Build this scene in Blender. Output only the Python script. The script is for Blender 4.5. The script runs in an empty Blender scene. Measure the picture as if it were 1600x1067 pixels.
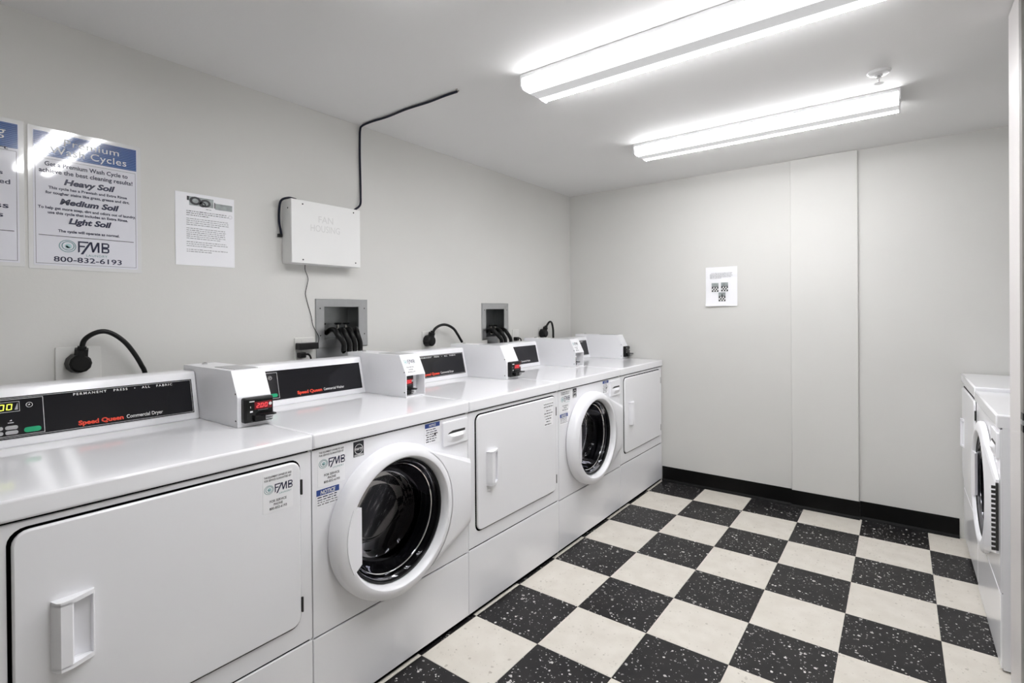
import bpy, bmesh, math, random
from mathutils import Vector, Matrix

random.seed(7)
S = bpy.context.scene
COL = S.collection

# ------------------------------------------------------------------ camera
cam_d = bpy.data.cameras.new('camera')
cam_d.sensor_fit = 'HORIZONTAL'
cam_d.sensor_width = 36.0
cam_d.lens = 804.567 / 1600 * 36.0
cam_d.shift_y = -42.83 / 1600
cam_d.clip_start = 0.02
cam = bpy.data.objects.new('camera', cam_d)
COL.objects.link(cam)
_yaw, _pit, _rol = -0.6455, -0.0041, -0.0081
_f = Vector((math.sin(_yaw) * math.cos(_pit), math.cos(_yaw) * math.cos(_pit), math.sin(_pit)))
_r = Vector((math.cos(_yaw), -math.sin(_yaw), 0))
_u = _r.cross(_f)
_r2 = math.cos(_rol) * _r + math.sin(_rol) * _u
_u2 = -math.sin(_rol) * _r + math.cos(_rol) * _u
_m = Matrix((_r2, _u2, -_f)).transposed().to_4x4()
_m.translation = Vector((2.1842, -3.7106, 1.254))
cam.matrix_world = _m
S.camera = cam

# ------------------------------------------------------------------ world, exposure
W = bpy.data.worlds.new('world')
W.use_nodes = True
W.node_tree.nodes['Background'].inputs[0].default_value = (0.9, 0.95, 1.0, 1)
W.node_tree.nodes['Background'].inputs[1].default_value = 0.05
S.world = W
S.view_settings.view_transform = 'Standard'
S.view_settings.look = 'None'
S.view_settings.gamma = 1.0
S.view_settings.use_curve_mapping = False
S.view_settings.exposure = 0.0
LAMP = 43.0          # brightness of the fluorescent lenses

# ------------------------------------------------------------------ materials
def lin(c):
    return tuple((v / 12.92 if v <= 0.04045 else ((v + 0.055) / 1.055) ** 2.4) for v in c)

def srgb(r, g, b):
    return lin((r / 255, g / 255, b / 255)) + (1,)

def mat(name, col, rough=0.5, metal=0.0, coat=0.0, noise=0.0, scale=8.0, bump=0.0, bscale=60.0, spec=0.5):
    m = bpy.data.materials.new(name)
    m.use_nodes = True
    nt = m.node_tree
    p = nt.nodes['Principled BSDF']
    p.inputs['Base Color'].default_value = col
    p.inputs['Roughness'].default_value = rough
    p.inputs['Metallic'].default_value = metal
    p.inputs['Coat Weight'].default_value = coat
    p.inputs['Specular IOR Level'].default_value = spec
    tc = nt.nodes.new('ShaderNodeTexCoord')
    if noise > 0:
        n = nt.nodes.new('ShaderNodeTexNoise')
        n.inputs['Scale'].default_value = scale
        n.inputs['Detail'].default_value = 4
        nt.links.new(tc.outputs['Object'], n.inputs['Vector'])
        r = nt.nodes.new('ShaderNodeValToRGB')
        r.color_ramp.elements[0].position = 0.3
        r.color_ramp.elements[1].position = 0.7
        r.color_ramp.elements[0].color = tuple(max(0, c * (1 - noise)) for c in col[:3]) + (1,)
        r.color_ramp.elements[1].color = tuple(min(1, c * (1 + noise)) for c in col[:3]) + (1,)
        nt.links.new(n.outputs['Fac'], r.inputs['Fac'])
        nt.links.new(r.outputs['Color'], p.inputs['Base Color'])
    if bump > 0:
        n2 = nt.nodes.new('ShaderNodeTexNoise')
        n2.inputs['Scale'].default_value = bscale
        n2.inputs['Detail'].default_value = 3
        nt.links.new(tc.outputs['Object'], n2.inputs['Vector'])
        b = nt.nodes.new('ShaderNodeBump')
        b.inputs['Strength'].default_value = bump
        b.inputs['Distance'].default_value = 0.002
        nt.links.new(n2.outputs['Fac'], b.inputs['Height'])
        nt.links.new(b.outputs['Normal'], p.inputs['Normal'])
    return m

def emit(name, col, strength):
    m = mat(name, col, 0.4)
    p = m.node_tree.nodes['Principled BSDF']
    p.inputs['Emission Color'].default_value = col
    p.inputs['Emission Strength'].default_value = strength
    return m

M = {}
M['wall'] = mat('wall_paint', (0.675, 0.669, 0.645, 1), 0.75, noise=0.015, scale=2.0, bump=0.12, bscale=90, spec=0.3)
M['ceil'] = mat('ceiling_paint', (0.79, 0.785, 0.78, 1), 0.7, noise=0.012, scale=1.5, bump=0.15, bscale=120)
M['panel'] = mat('panel_paint', (0.69, 0.684, 0.66, 1), 0.65, noise=0.012, scale=2.5, bump=0.08, bscale=70, spec=0.3)
M['base'] = mat('black_vinyl_base', (0.003, 0.003, 0.003, 1), 0.5, noise=0.2, scale=20, spec=0.15)
M['joint'] = mat('tile_joint', (0.05, 0.047, 0.043, 1), 0.8, noise=0.2, scale=30)
M['enamel'] = mat('white_enamel', (0.905, 0.905, 0.93, 1), 0.18, coat=0.0, noise=0.006, scale=4)
M['enamel_top'] = mat('white_enamel_top', (0.92, 0.92, 0.945, 1), 0.07, coat=0.0, noise=0.006, scale=4)
M['meter'] = mat('white_powdercoat', (0.91, 0.91, 0.935, 1), 0.35, noise=0.008, scale=6)
M['plastic_w'] = mat('white_plastic', (0.91, 0.91, 0.94, 1), 0.28, noise=0.006, scale=6)
M['dark'] = mat('dark_gap', (0.002, 0.002, 0.002, 1), 0.9, noise=0.2, scale=30, spec=0.0)  # near-black colour puts the shade into seams and gaps
M['black'] = mat('black_plastic', (0.004, 0.004, 0.0045, 1), 0.35, noise=0.15, scale=30, spec=0.35)
M['rubber'] = mat('black_rubber', (0.003, 0.003, 0.003, 1), 0.35, noise=0.2, scale=40, spec=0.3)
M['gloss_black'] = mat('gloss_black_panel', (0.006, 0.006, 0.009, 1), 0.09, noise=0.1, scale=10)
M['reader'] = mat('black_reader_face', (0.006, 0.007, 0.007, 1), 0.15, noise=0.1, scale=20)
M['silver'] = mat('silver_print', (0.62, 0.62, 0.63, 1), 0.4, noise=0.02, scale=20)
M['grey_key'] = mat('grey_key', (0.45, 0.45, 0.46, 1), 0.35, noise=0.03, scale=20)
M['green_key'] = mat('green_key', srgb(25, 165, 115), 0.35, noise=0.03, scale=20)
M['red_ink'] = mat('red_ink', srgb(230, 70, 45), 0.4, noise=0.02, scale=20)
M['white_ink'] = mat('white_ink', (0.75, 0.75, 0.75, 1), 0.4, noise=0.02, scale=20)
M['navy_ink'] = mat('navy_ink', (0.012, 0.014, 0.05, 1), 0.35, noise=0.05, scale=20)
M['black_ink'] = mat('black_ink', (0.015, 0.015, 0.02, 1), 0.4, noise=0.05, scale=20)
M['grey_ink'] = mat('grey_ink', (0.22, 0.22, 0.23, 1), 0.5, noise=0.1, scale=40)
M['teal_ink'] = mat('teal_ink', (0.10, 0.26, 0.27, 1), 0.4, noise=0.05, scale=20)
M['pale_teal'] = mat('pale_teal_ink', (0.42, 0.62, 0.64, 1), 0.4, noise=0.03, scale=20)
M['blue_ink'] = mat('blue_ink', (0.03, 0.07, 0.28, 1), 0.4, noise=0.05, scale=20)
M['pale_blue'] = mat('pale_blue_ink', (0.20, 0.32, 0.58, 1), 0.12, noise=0.03, scale=20)
M['poster'] = mat('laminated_poster', (0.78, 0.78, 0.84, 1), 0.06, coat=1.0, noise=0.006, scale=5, bump=0.30, bscale=7)
M['lam_blue'] = mat('laminated_blue', (0.018, 0.065, 0.235, 1), 0.06, coat=1.0, noise=0.15, scale=12, bump=0.30, bscale=7)
M['lam_edge'] = mat('clear_laminate_edge', (0.74, 0.74, 0.74, 1), 0.1, coat=1.0, noise=0.01, scale=6, bump=0.2, bscale=9)
M['paper'] = mat('white_paper', (0.88, 0.88, 0.91, 1), 0.6, noise=0.008, scale=8)
M['photo_grey'] = mat('grey_photo_print', (0.30, 0.33, 0.33, 1), 0.4, noise=0.35, scale=30)
M['sticker'] = mat('white_sticker', (0.93, 0.93, 0.95, 1), 0.3, noise=0.006, scale=8)
M['steel'] = mat('brushed_steel', (0.50, 0.51, 0.52, 1), 0.32, metal=1.0, noise=0.06, scale=14)
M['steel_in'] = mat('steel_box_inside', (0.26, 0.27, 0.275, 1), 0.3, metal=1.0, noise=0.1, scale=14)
M['chrome'] = mat('chrome', (0.75, 0.75, 0.76, 1), 0.12, metal=1.0, noise=0.02, scale=20)
M['drum'] = mat('drum_steel', (0.06, 0.06, 0.065, 1), 0.25, metal=1.0, noise=0.1, scale=25)
M['tub'] = mat('tub_black', (0.012, 0.012, 0.014, 1), 0.25, noise=0.1, scale=20)
M['gasket'] = mat('gasket_and_gap_shade', (0.03, 0.03, 0.033, 1), 0.3, noise=0.1, scale=20)
M['plate'] = mat('outlet_plate', (0.74, 0.735, 0.71, 1), 0.35, noise=0.006, scale=10)
M['boxwhite'] = mat('white_painted_box', (0.80, 0.80, 0.79, 1), 0.4, noise=0.008, scale=6)
M['emboss_shade'] = mat('emboss_shade_grey', (0.66, 0.66, 0.65, 1), 0.4, noise=0.008, scale=6)  # darker than the box: relief shade of the letters put into colour
M['cable'] = mat('navy_cable', (0.004, 0.005, 0.018, 1), 0.4, noise=0.2, scale=40, spec=0.3)
M['brass'] = mat('brass_valve', (0.6, 0.58, 0.54, 1), 0.2, metal=1.0, noise=0.1, scale=30)
M['lamp_white'] = mat('lamp_enamel', (0.80, 0.80, 0.81, 1), 0.3, noise=0.006, scale=8)
M['door_grey'] = mat('grey_door_paint', (0.26, 0.245, 0.235, 1), 0.4, noise=0.03, scale=5)
M['jamb'] = mat('jamb_paint', (0.72, 0.69, 0.68, 1), 0.4, noise=0.01, scale=5)
M['hinge_grey'] = mat('dark_grey_hinge', (0.03, 0.03, 0.029, 1), 0.4, noise=0.15, scale=30)
M['red_led'] = emit('red_led', (1.0, 0.07, 0.08, 1), 1.5)
M['red_window'] = emit('red_display_window', (0.12, 0.002, 0.006, 1), 0.35)
M['yellow_led'] = emit('yellow_led', (0.75, 0.85, 0.08, 1), 1.6)

def tile_mat(name, c0, c1, fleck, amount, rough):
    m = bpy.data.materials.new(name)
    m.use_nodes = True
    nt = m.node_tree
    p = nt.nodes['Principled BSDF']
    p.inputs['Roughness'].default_value = rough
    p.inputs['Specular IOR Level'].default_value = 0.32
    tc = nt.nodes.new('ShaderNodeTexCoord')
    oi = nt.nodes.new('ShaderNodeObjectInfo')
    ad = nt.nodes.new('ShaderNodeVectorMath'); ad.operation = 'ADD'
    ml = nt.nodes.new('ShaderNodeVectorMath'); ml.operation = 'SCALE'
    cb = nt.nodes.new('ShaderNodeCombineXYZ')
    nt.links.new(oi.outputs['Random'], cb.inputs[0])
    nt.links.new(oi.outputs['Random'], cb.inputs[2])
    nt.links.new(cb.outputs[0], ml.inputs[0]); ml.inputs['Scale'].default_value = 37.0
    nt.links.new(tc.outputs['Object'], ad.inputs[0]); nt.links.new(ml.outputs[0], ad.inputs[1])
    n = nt.nodes.new('ShaderNodeTexNoise'); n.inputs['Scale'].default_value = 14; n.inputs['Detail'].default_value = 6
    nt.links.new(ad.outputs[0], n.inputs['Vector'])
    r = nt.nodes.new('ShaderNodeValToRGB')
    r.color_ramp.elements[0].color = c0; r.color_ramp.elements[1].color = c1
    r.color_ramp.elements[0].position = 0.35; r.color_ramp.elements[1].position = 0.68
    nt.links.new(n.outputs['Fac'], r.inputs['Fac'])
    # flecks: stretched voronoi cells, only a share of them, warped by noise
    nw = nt.nodes.new('ShaderNodeTexNoise'); nw.inputs['Scale'].default_value = 55
    nt.links.new(ad.outputs[0], nw.inputs['Vector'])
    ws = nt.nodes.new('ShaderNodeVectorMath'); ws.operation = 'SCALE'; ws.inputs['Scale'].default_value = 0.012
    nt.links.new(nw.outputs['Color'], ws.inputs[0])
    wa = nt.nodes.new('ShaderNodeVectorMath'); wa.operation = 'ADD'
    nt.links.new(ad.outputs[0], wa.inputs[0]); nt.links.new(ws.outputs[0], wa.inputs[1])
    last = r.outputs['Color']
    for sc, size, share in ((75.0, 0.24, amount), (150.0, 0.26, amount)):
        v = nt.nodes.new('ShaderNodeTexVoronoi'); v.inputs['Scale'].default_value = sc
        nt.links.new(wa.outputs[0], v.inputs['Vector'])
        sp = nt.nodes.new('ShaderNodeSeparateColor')
        nt.links.new(v.outputs['Color'], sp.inputs[0])
        lt = nt.nodes.new('ShaderNodeMath'); lt.operation = 'LESS_THAN'; lt.inputs[1].default_value = share
        nt.links.new(sp.outputs[0], lt.inputs[0])
        sz = nt.nodes.new('ShaderNodeMath'); sz.operation = 'MULTIPLY'; sz.inputs[1].default_value = size * 2
        nt.links.new(sp.outputs[1], sz.inputs[0])
        l2 = nt.nodes.new('ShaderNodeMath'); l2.operation = 'LESS_THAN'
        nt.links.new(v.outputs['Distance'], l2.inputs[0]); nt.links.new(sz.outputs[0], l2.inputs[1])
        mu = nt.nodes.new('ShaderNodeMath'); mu.operation = 'MULTIPLY'
        nt.links.new(lt.outputs[0], mu.inputs[0]); nt.links.new(l2.outputs[0], mu.inputs[1])
        mu2 = nt.nodes.new('ShaderNodeMath'); mu2.operation = 'MULTIPLY'
        nt.links.new(mu.outputs[0], mu2.inputs[0]); nt.links.new(sp.outputs[2], mu2.inputs[1])
        mx = nt.nodes.new('ShaderNodeMix'); mx.data_type = 'RGBA'
        nt.links.new(mu2.outputs[0], mx.inputs['Factor'])
        nt.links.new(last, mx.inputs['A']); mx.inputs['B'].default_value = fleck
        last = mx.outputs['Result']
    nt.links.new(last, p.inputs['Base Color'])
    return m

M['tile_w'] = tile_mat('cream_tile', (0.69, 0.648, 0.578, 1), (0.75, 0.712, 0.645, 1), (0.50, 0.46, 0.40, 1), 0.12, 0.33)
M['tile_b'] = tile_mat('black_tile', (0.009, 0.0085, 0.0095, 1), (0.017, 0.0155, 0.016, 1), (0.90, 0.88, 0.85, 1), 0.20, 0.36)

def glass_mat():
    m = bpy.data.materials.new('tinted_door_glass')
    m.use_nodes = True
    nt = m.node_tree
    for n in list(nt.nodes):
        nt.nodes.remove(n)
    o = nt.nodes.new('ShaderNodeOutputMaterial')
    mx = nt.nodes.new('ShaderNodeMixShader')
    fr = nt.nodes.new('ShaderNodeFresnel'); fr.inputs[0].default_value = 1.5
    tr = nt.nodes.new('ShaderNodeBsdfTransparent'); tr.inputs[0].default_value = (0.30, 0.30, 0.32, 1)
    gl = nt.nodes.new('ShaderNodeBsdfGlossy'); gl.inputs['Roughness'].default_value = 0.03
    gl.inputs['Color'].default_value = (0.26, 0.26, 0.28, 1)
    nt.links.new(fr.outputs[0], mx.inputs[0])
    nt.links.new(tr.outputs[0], mx.inputs[1]); nt.links.new(gl.outputs[0], mx.inputs[2])
    nt.links.new(mx.outputs[0], o.inputs[0])
    return m
M['glass'] = glass_mat()

def lens_mat():
    # acrylic lens lit by two tubes: bright over each tube, dimmer between them
    m = bpy.data.materials.new('fluorescent_lens')
    m.use_nodes = True
    nt = m.node_tree
    p = nt.nodes['Principled BSDF']
    p.inputs['Base Color'].default_value = (0.25, 0.25, 0.25, 1)
    p.inputs['Roughness'].default_value = 0.35
    tc = nt.nodes.new('ShaderNodeTexCoord')
    sx = nt.nodes.new('ShaderNodeSeparateXYZ')
    nt.links.new(tc.outputs['Object'], sx.inputs[0])
    ab = nt.nodes.new('ShaderNodeMath'); ab.operation = 'ABSOLUTE'
    nt.links.new(sx.outputs['Y'], ab.inputs[0])
    mr = nt.nodes.new('ShaderNodeMapRange')
    mr.interpolation_type = 'SMOOTHSTEP'
    mr.inputs['From Min'].default_value = 0.030
    mr.inputs['From Max'].default_value = 0.062
    mr.inputs['To Min'].default_value = 0.45
    mr.inputs['To Max'].default_value = LAMP
    nt.links.new(ab.outputs[0], mr.inputs['Value'])
    p.inputs['Emission Color'].default_value = (0.985, 0.985, 1.0, 1)
    # side walls of the lens set dimmer to lessen the halo on the ceiling
    sd = nt.nodes.new('ShaderNodeMapRange')
    sd.inputs['From Min'].default_value = 0.080
    sd.inputs['From Max'].default_value = 0.089
    sd.inputs['To Min'].default_value = 1.0
    sd.inputs['To Max'].default_value = 0.40
    nt.links.new(ab.outputs[0], sd.inputs['Value'])
    mu = nt.nodes.new('ShaderNodeMath'); mu.operation = 'MULTIPLY'
    nt.links.new(mr.outputs[0], mu.inputs[0]); nt.links.new(sd.outputs[0], mu.inputs[1])
    nt.links.new(mu.outputs[0], p.inputs['Emission Strength'])
    return m
M['lens'] = lens_mat()

# ------------------------------------------------------------------ geometry helpers
def link(name, me, m, parent=None, loc=None):
    o = bpy.data.objects.new(name, me)
    COL.objects.link(o)
    if m is not None and me is not None:
        me.materials.clear()
        me.materials.append(m if not isinstance(m, str) else M[m])
    if parent is not None:
        o.parent = parent
    if loc is not None:
        o.location = loc
    return o

def from_bm(name, bm, m, parent=None, smooth=None, loc=None, flat=False):
    bmesh.ops.recalc_face_normals(bm, faces=bm.faces[:])
    me = bpy.data.meshes.new(name)
    bm.to_mesh(me)
    bm.free()
    if smooth is not None:
        for p in me.polygons:
            p.use_smooth = True
        me.set_sharp_from_angle(angle=math.radians(smooth))
        if flat:                       # keep the large faces truly flat, only the edges rounded
            big = max(p.area for p in me.polygons) * 0.02
            for p in me.polygons:
                if p.area > big:
                    p.use_smooth = False
    return link(name, me, m, parent, loc)

def add_box(bm, a, b):
    vs = [bm.verts.new((x, y, z)) for x in (a[0], b[0]) for y in (a[1], b[1]) for z in (a[2], b[2])]
    for q in ((0, 1, 3, 2), (4, 6, 7, 5), (0, 4, 5, 1), (2, 3, 7, 6), (0, 2, 6, 4), (1, 5, 7, 3)):
        bm.faces.new([vs[i] for i in q])
    return vs

def bevel_all(bm, w, seg=2):
    if w > 0:
        bmesh.ops.recalc_face_normals(bm, faces=bm.faces[:])
        bmesh.ops.bevel(bm, geom=bm.edges[:], offset=w, segments=seg, affect='EDGES', profile=0.5)

def box(name, a, b, m, parent=None, bev=0.0, seg=2):
    bm = bmesh.new()
    add_box(bm, a, b)
    bevel_all(bm, bev, seg)
    return from_bm(name, bm, m, parent, 40 if bev > 0 else None, None, True)

def boxes(name, lst, m, parent=None, bev=0.0):
    bm = bmesh.new()
    for a, b in lst:
        add_box(bm, a, b)
    bevel_all(bm, bev, 2)
    return from_bm(name, bm, m, parent, 40 if bev > 0 else None)

def add_prism(bm, prof, axis, t0, t1):
    """prof: 2D points; axis 'y': (x,z) extruded over y; 'z': (x,y) over z; 'x': (y,z) over x."""
    def P(p, t):
        if axis == 'y':
            return (p[0], t, p[1])
        if axis == 'z':
            return (p[0], p[1], t)
        return (t, p[0], p[1])
    A = [bm.verts.new(P(p, t0)) for p in prof]
    B = [bm.verts.new(P(p, t1)) for p in prof]
    n = len(prof)
    fa = bm.faces.new(A)
    fb = bm.faces.new(B[::-1])
    for i in range(n):
        bm.faces.new((A[i], B[i], B[(i + 1) % n], A[(i + 1) % n]))
    return A, B, fa, fb

def prism(name, prof, axis, t0, t1, m, parent=None, bev=0.0, seg=2, smooth=40):
    bm = bmesh.new()
    add_prism(bm, prof, axis, t0, t1)
    bevel_all(bm, bev, seg)
    return from_bm(name, bm, m, parent, smooth, None, bev > 0)

def rr(y0, z0, y1, z1, r, n=5):
    pts = []
    for cx, cy, a0 in ((y1 - r, z1 - r, 0), (y0 + r, z1 - r, 90), (y0 + r, z0 + r, 180), (y1 - r, z0 + r, 270)):
        for i in range(n + 1):
            a = math.radians(a0 + 90 * i / n)
            pts.append((cx + r * math.cos(a), cy + r * math.sin(a)))
    return pts

def slab(name, y0, z0, y1, z1, r, x0, x1, m, parent=None, edge=0.0015):
    """rounded rectangle facing +x with a softened front edge"""
    bm = bmesh.new()
    P0 = rr(y0, z0, y1, z1, r)
    P1 = rr(y0 + edge, z0 + edge, y1 - edge, z1 - edge, max(r - edge, 0.0002))
    rings = [[(x0, p[0], p[1]) for p in P0], [(x1 - edge, p[0], p[1]) for p in P0],
             [(x1 - edge * 0.3, (p[0] * 2 + q[0]) / 3, (p[1] * 2 + q[1]) / 3) for p, q in zip(P0, P1)],
             [(x1, p[0], p[1]) for p in P1]]
    V = [[bm.verts.new(c) for c in rg] for rg in rings]
    n = len(P0)
    for k in range(3):
        for i in range(n):
            bm.faces.new((V[k][i], V[k][(i + 1) % n], V[k + 1][(i + 1) % n], V[k + 1][i]))
    bm.faces.new(V[3])
    bm.faces.new(V[0][::-1])
    return from_bm(name, bm, m, parent, 50, None, True)

def lathe(name, prof, c, m, parent=None, axis='x', n=64, smooth=35, caps=False):
    """prof (radius, along) spun round the axis through c"""
    bm = bmesh.new()
    R = []
    for r, h in prof:
        if r < 1e-6:
            p = {'x': (c[0] + h, c[1], c[2]), 'y': (c[0], c[1] + h, c[2]), 'z': (c[0], c[1], c[2] + h)}[axis]
            R.append([bm.verts.new(p)])
            continue
        row = []
        for i in range(n):
            a = 2 * math.pi * i / n
            u, v = r * math.cos(a), r * math.sin(a)
            p = {'x': (c[0] + h, c[1] + u, c[2] + v), 'y': (c[0] + u, c[1] + h, c[2] + v), 'z': (c[0] + u, c[1] + v, c[2] + h)}[axis]
            row.append(bm.verts.new(p))
        R.append(row)
    for A, B in zip(R, R[1:]):
        for i in range(n):
            j = (i + 1) % n
            if len(A) == 1 and len(B) == 1:
                continue
            if len(A) == 1:
                bm.faces.new((A[0], B[i], B[j]))
            elif len(B) == 1:
                bm.faces.new((A[i], A[j], B[0]))
            else:
                bm.faces.new((A[i], A[j], B[j], B[i]))
    if caps:
        for r in (R[0], R[-1]):
            if len(r) > 2:
                bm.faces.new(r)
    return from_bm(name, bm, m, parent, smooth)

def catmull(pts, k=8):
    P = [Vector(p) for p in pts]
    P = [P[0] * 2 - P[1]] + P + [P[-1] * 2 - P[-2]]
    out = []
    for i in range(1, len(P) - 2):
        for s in range(k):
            t = s / k
            a, b, c, d = P[i - 1], P[i], P[i + 1], P[i + 2]
            out.append(0.5 * ((2 * b) + (c - a) * t + (2 * a - 5 * b + 4 * c - d) * t * t + (3 * b - a - 3 * c + d) * t ** 3))
    out.append(P[-2])
    return out

def add_tube(bm, pts, rad, n=10, k=8, smooth=True):
    P = catmull(pts, k) if smooth else [Vector(p) for p in pts]
    up = Vector((0.123, 0.31, 0.943)).normalized()
    rows = []
    for i, p in enumerate(P):
        t = (P[min(i + 1, len(P) - 1)] - P[max(i - 1, 0)]).normalized()
        a = t.cross(up)
        if a.length < 0.05:
            a = t.cross(Vector((1, 0, 0)))
        a.normalize()
        up = a.cross(t).normalized()
        r = rad[min(len(rad) - 1, int(i / max(1, len(P) - 1) * len(rad)))] if isinstance(rad, (list, tuple)) else rad
        rows.append([bm.verts.new(p + r * (math.cos(2 * math.pi * j / n) * a + math.sin(2 * math.pi * j / n) * up)) for j in range(n)])
    for A, B in zip(rows, rows[1:]):
        for j in range(n):
            bm.faces.new((A[j], A[(j + 1) % n], B[(j + 1) % n], B[j]))
    bm.faces.new(rows[0][::-1])
    bm.faces.new(rows[-1])

def tube(name, pts, rad, m, parent=None, n=10, k=8, smooth=True):
    bm = bmesh.new()
    add_tube(bm, pts, rad, n, k, smooth)
    return from_bm(name, bm, m, parent, 60)

def empty(name, loc, rz=0.0):
    o = bpy.data.objects.new(name, None)
    COL.objects.link(o)
    o.location = loc
    o.rotation_euler = (0, 0, rz)
    o.empty_display_size = 0.1
    return o

def tag(o, label, cat=None, group=None, kind=None):
    o['label'] = label
    if cat:
        o['category'] = cat
    if group:
        o['group'] = group
    if kind:
        o['kind'] = kind
    return o

# -------- flat print: lettering and rectangles gathered per (parent, name, material)
FACE = Matrix(((0, 0, 1, 0), (1, 0, 0, 0), (0, 1, 0, 0), (0, 0, 0, 1)))   # u->+y, v->+z, n->+x
PRINTS = {}
TEXTS = []

def _slot(parent, name, m):
    return PRINTS.setdefault((parent.name, name, m), ([], []))

def quad(parent, name, m, M4, pts):
    vs, fs = _slot(parent, name, m)
    b = len(vs)
    vs.extend([M4 @ Vector((p[0], p[1], 0)) for p in pts])
    fs.append(tuple(range(b, b + len(pts))))

def rect(parent, name, m, M4, u0, v0, u1, v1):
    quad(parent, name, m, M4, ((u0, v0), (u1, v0), (u1, v1), (u0, v1)))

def frame(parent, name, m, M4, u0, v0, u1, v1, t):
    rect(parent, name, m, M4, u0, v0, u1, v0 + t)
    rect(parent, name, m, M4, u0, v1 - t, u1, v1)
    rect(parent, name, m, M4, u0, v0 + t, u0 + t, v1 - t)
    rect(parent, name, m, M4, u1 - t, v0 + t, u1, v1 - t)

def disc(parent, name, m, M4, u, v, ro, ri=0.0, n=28, sx=1.0):
    for i in range(n):
        a, b = 2 * math.pi * i / n, 2 * math.pi * (i + 1) / n
        if ri > 0:
            quad(parent, name, m, M4, ((u + sx * ri * math.cos(a), v + ri * math.sin(a)), (u + sx * ro * math.cos(a), v + ro * math.sin(a)),
                                       (u + sx * ro * math.cos(b), v + ro * math.sin(b)), (u + sx * ri * math.cos(b), v + ri * math.sin(b))))
        else:
            quad(parent, name, m, M4, ((u, v), (u + sx * ro * math.cos(a), v + ro * math.sin(a)), (u + sx * ro * math.cos(b), v + ro * math.sin(b))))

def text(parent, name, m, M4, body, u, v, width, height, bold=0.0, shear=0.0, space=1.0, align='C', extrude=0.0):
    """text centred (or left) at u with baseline v, fitted to width x cap height"""
    cu = bpy.data.curves.new('txt', 'FONT')
    cu.body = body
    cu.size = 1.0
    cu.offset = bold
    cu.shear = shear
    cu.space_character = space
    cu.resolution_u = 3
    o = bpy.data.objects.new('txt', cu)
    COL.objects.link(o)
    if name not in ('reader_lettering', 'label_text'):
        name = name + '#%d' % len(TEXTS)
    TEXTS.append((o, parent, name, m, M4.copy(), u, v, width, height, align, extrude))

def flush_prints():
    dg = bpy.context.evaluated_depsgraph_get()
    dg.update()
    for o, parent, name, m, M4, u, v, w, h, al, ex in TEXTS:
        me = bpy.data.meshes.new_from_object(o.evaluated_get(dg))
        xs = [q.co.x for q in me.vertices]
        if not xs:
            continue
        x0, x1 = min(xs), max(xs)
        sx = w / (x1 - x0)
        sy = h / 0.70
        vs, fs = _slot(parent, name, m)
        b = len(vs)
        off = -w / 2 if al == 'C' else 0.0
        for q in me.vertices:
            vs.append(M4 @ Vector((u + off + (q.co.x - x0) * sx, v + q.co.y * sy, 0)))
        for p in me.polygons:
            fs.append(tuple(b + i for i in p.vertices))
        cu = o.data
        bpy.data.objects.remove(o)
        bpy.data.curves.remove(cu)
        bpy.data.meshes.remove(me)
    for (pn, name, m), (vs, fs) in PRINTS.items():
        name = name.split('#')[0]
        me = bpy.data.meshes.new(name)
        me.from_pydata([tuple(q) for q in vs], [], fs)
        o = link(name, me, m, bpy.data.objects[pn])
        if name in ('printed_lines', 'label_text', 'sticker_lettering', 'photo_dark', 'photo_light', 'photo_print', 'panel_border', 'reader_lettering', 'header_stripes') and len(fs) > 3:
            o['kind'] = 'stuff'          # tiny print, too small to pick apart

SEG = {'0': 'abcdef', '2': 'abged', ' ': ''}
def seg7(parent, name, m, M4, body, u, v, w, h, pitch, slant=0.12):
    """seven-segment digits, lower left corner at (u, v)"""
    t = h * 0.13
    g = t * 0.25
    for ch in body:
        if ch == '.':
            quad(parent, name, m, M4, [(u - pitch * .20 + a * t, v + b * t) for a, b in ((0, 0), (1, 0), (1, 1), (0, 1))])
            continue
        def Q(a0, b0, a1, b1):
            quad(parent, name, m, M4, [(u + a + slant * b, v + b) for a, b in ((a0, b0), (a1, b0), (a1, b1), (a0, b1))])
        k = SEG[ch]
        if 'a' in k: Q(t + g, h - t, w - t - g, h)
        if 'd' in k: Q(t + g, 0, w - t - g, t)
        if 'g' in k: Q(t + g, h / 2 - t / 2, w - t - g, h / 2 + t / 2)
        if 'f' in k: Q(0, h / 2 + g, t, h - g)
        if 'e' in k: Q(0, g, t, h / 2 - g)
        if 'b' in k: Q(w - t, h / 2 + g, w, h - g)
        if 'c' in k: Q(w - t, g, w, h / 2 - g)
        u += pitch

def at(x, y=0.0, z=0.0):
    return Matrix.Translation((x, y, z)) @ FACE

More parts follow.
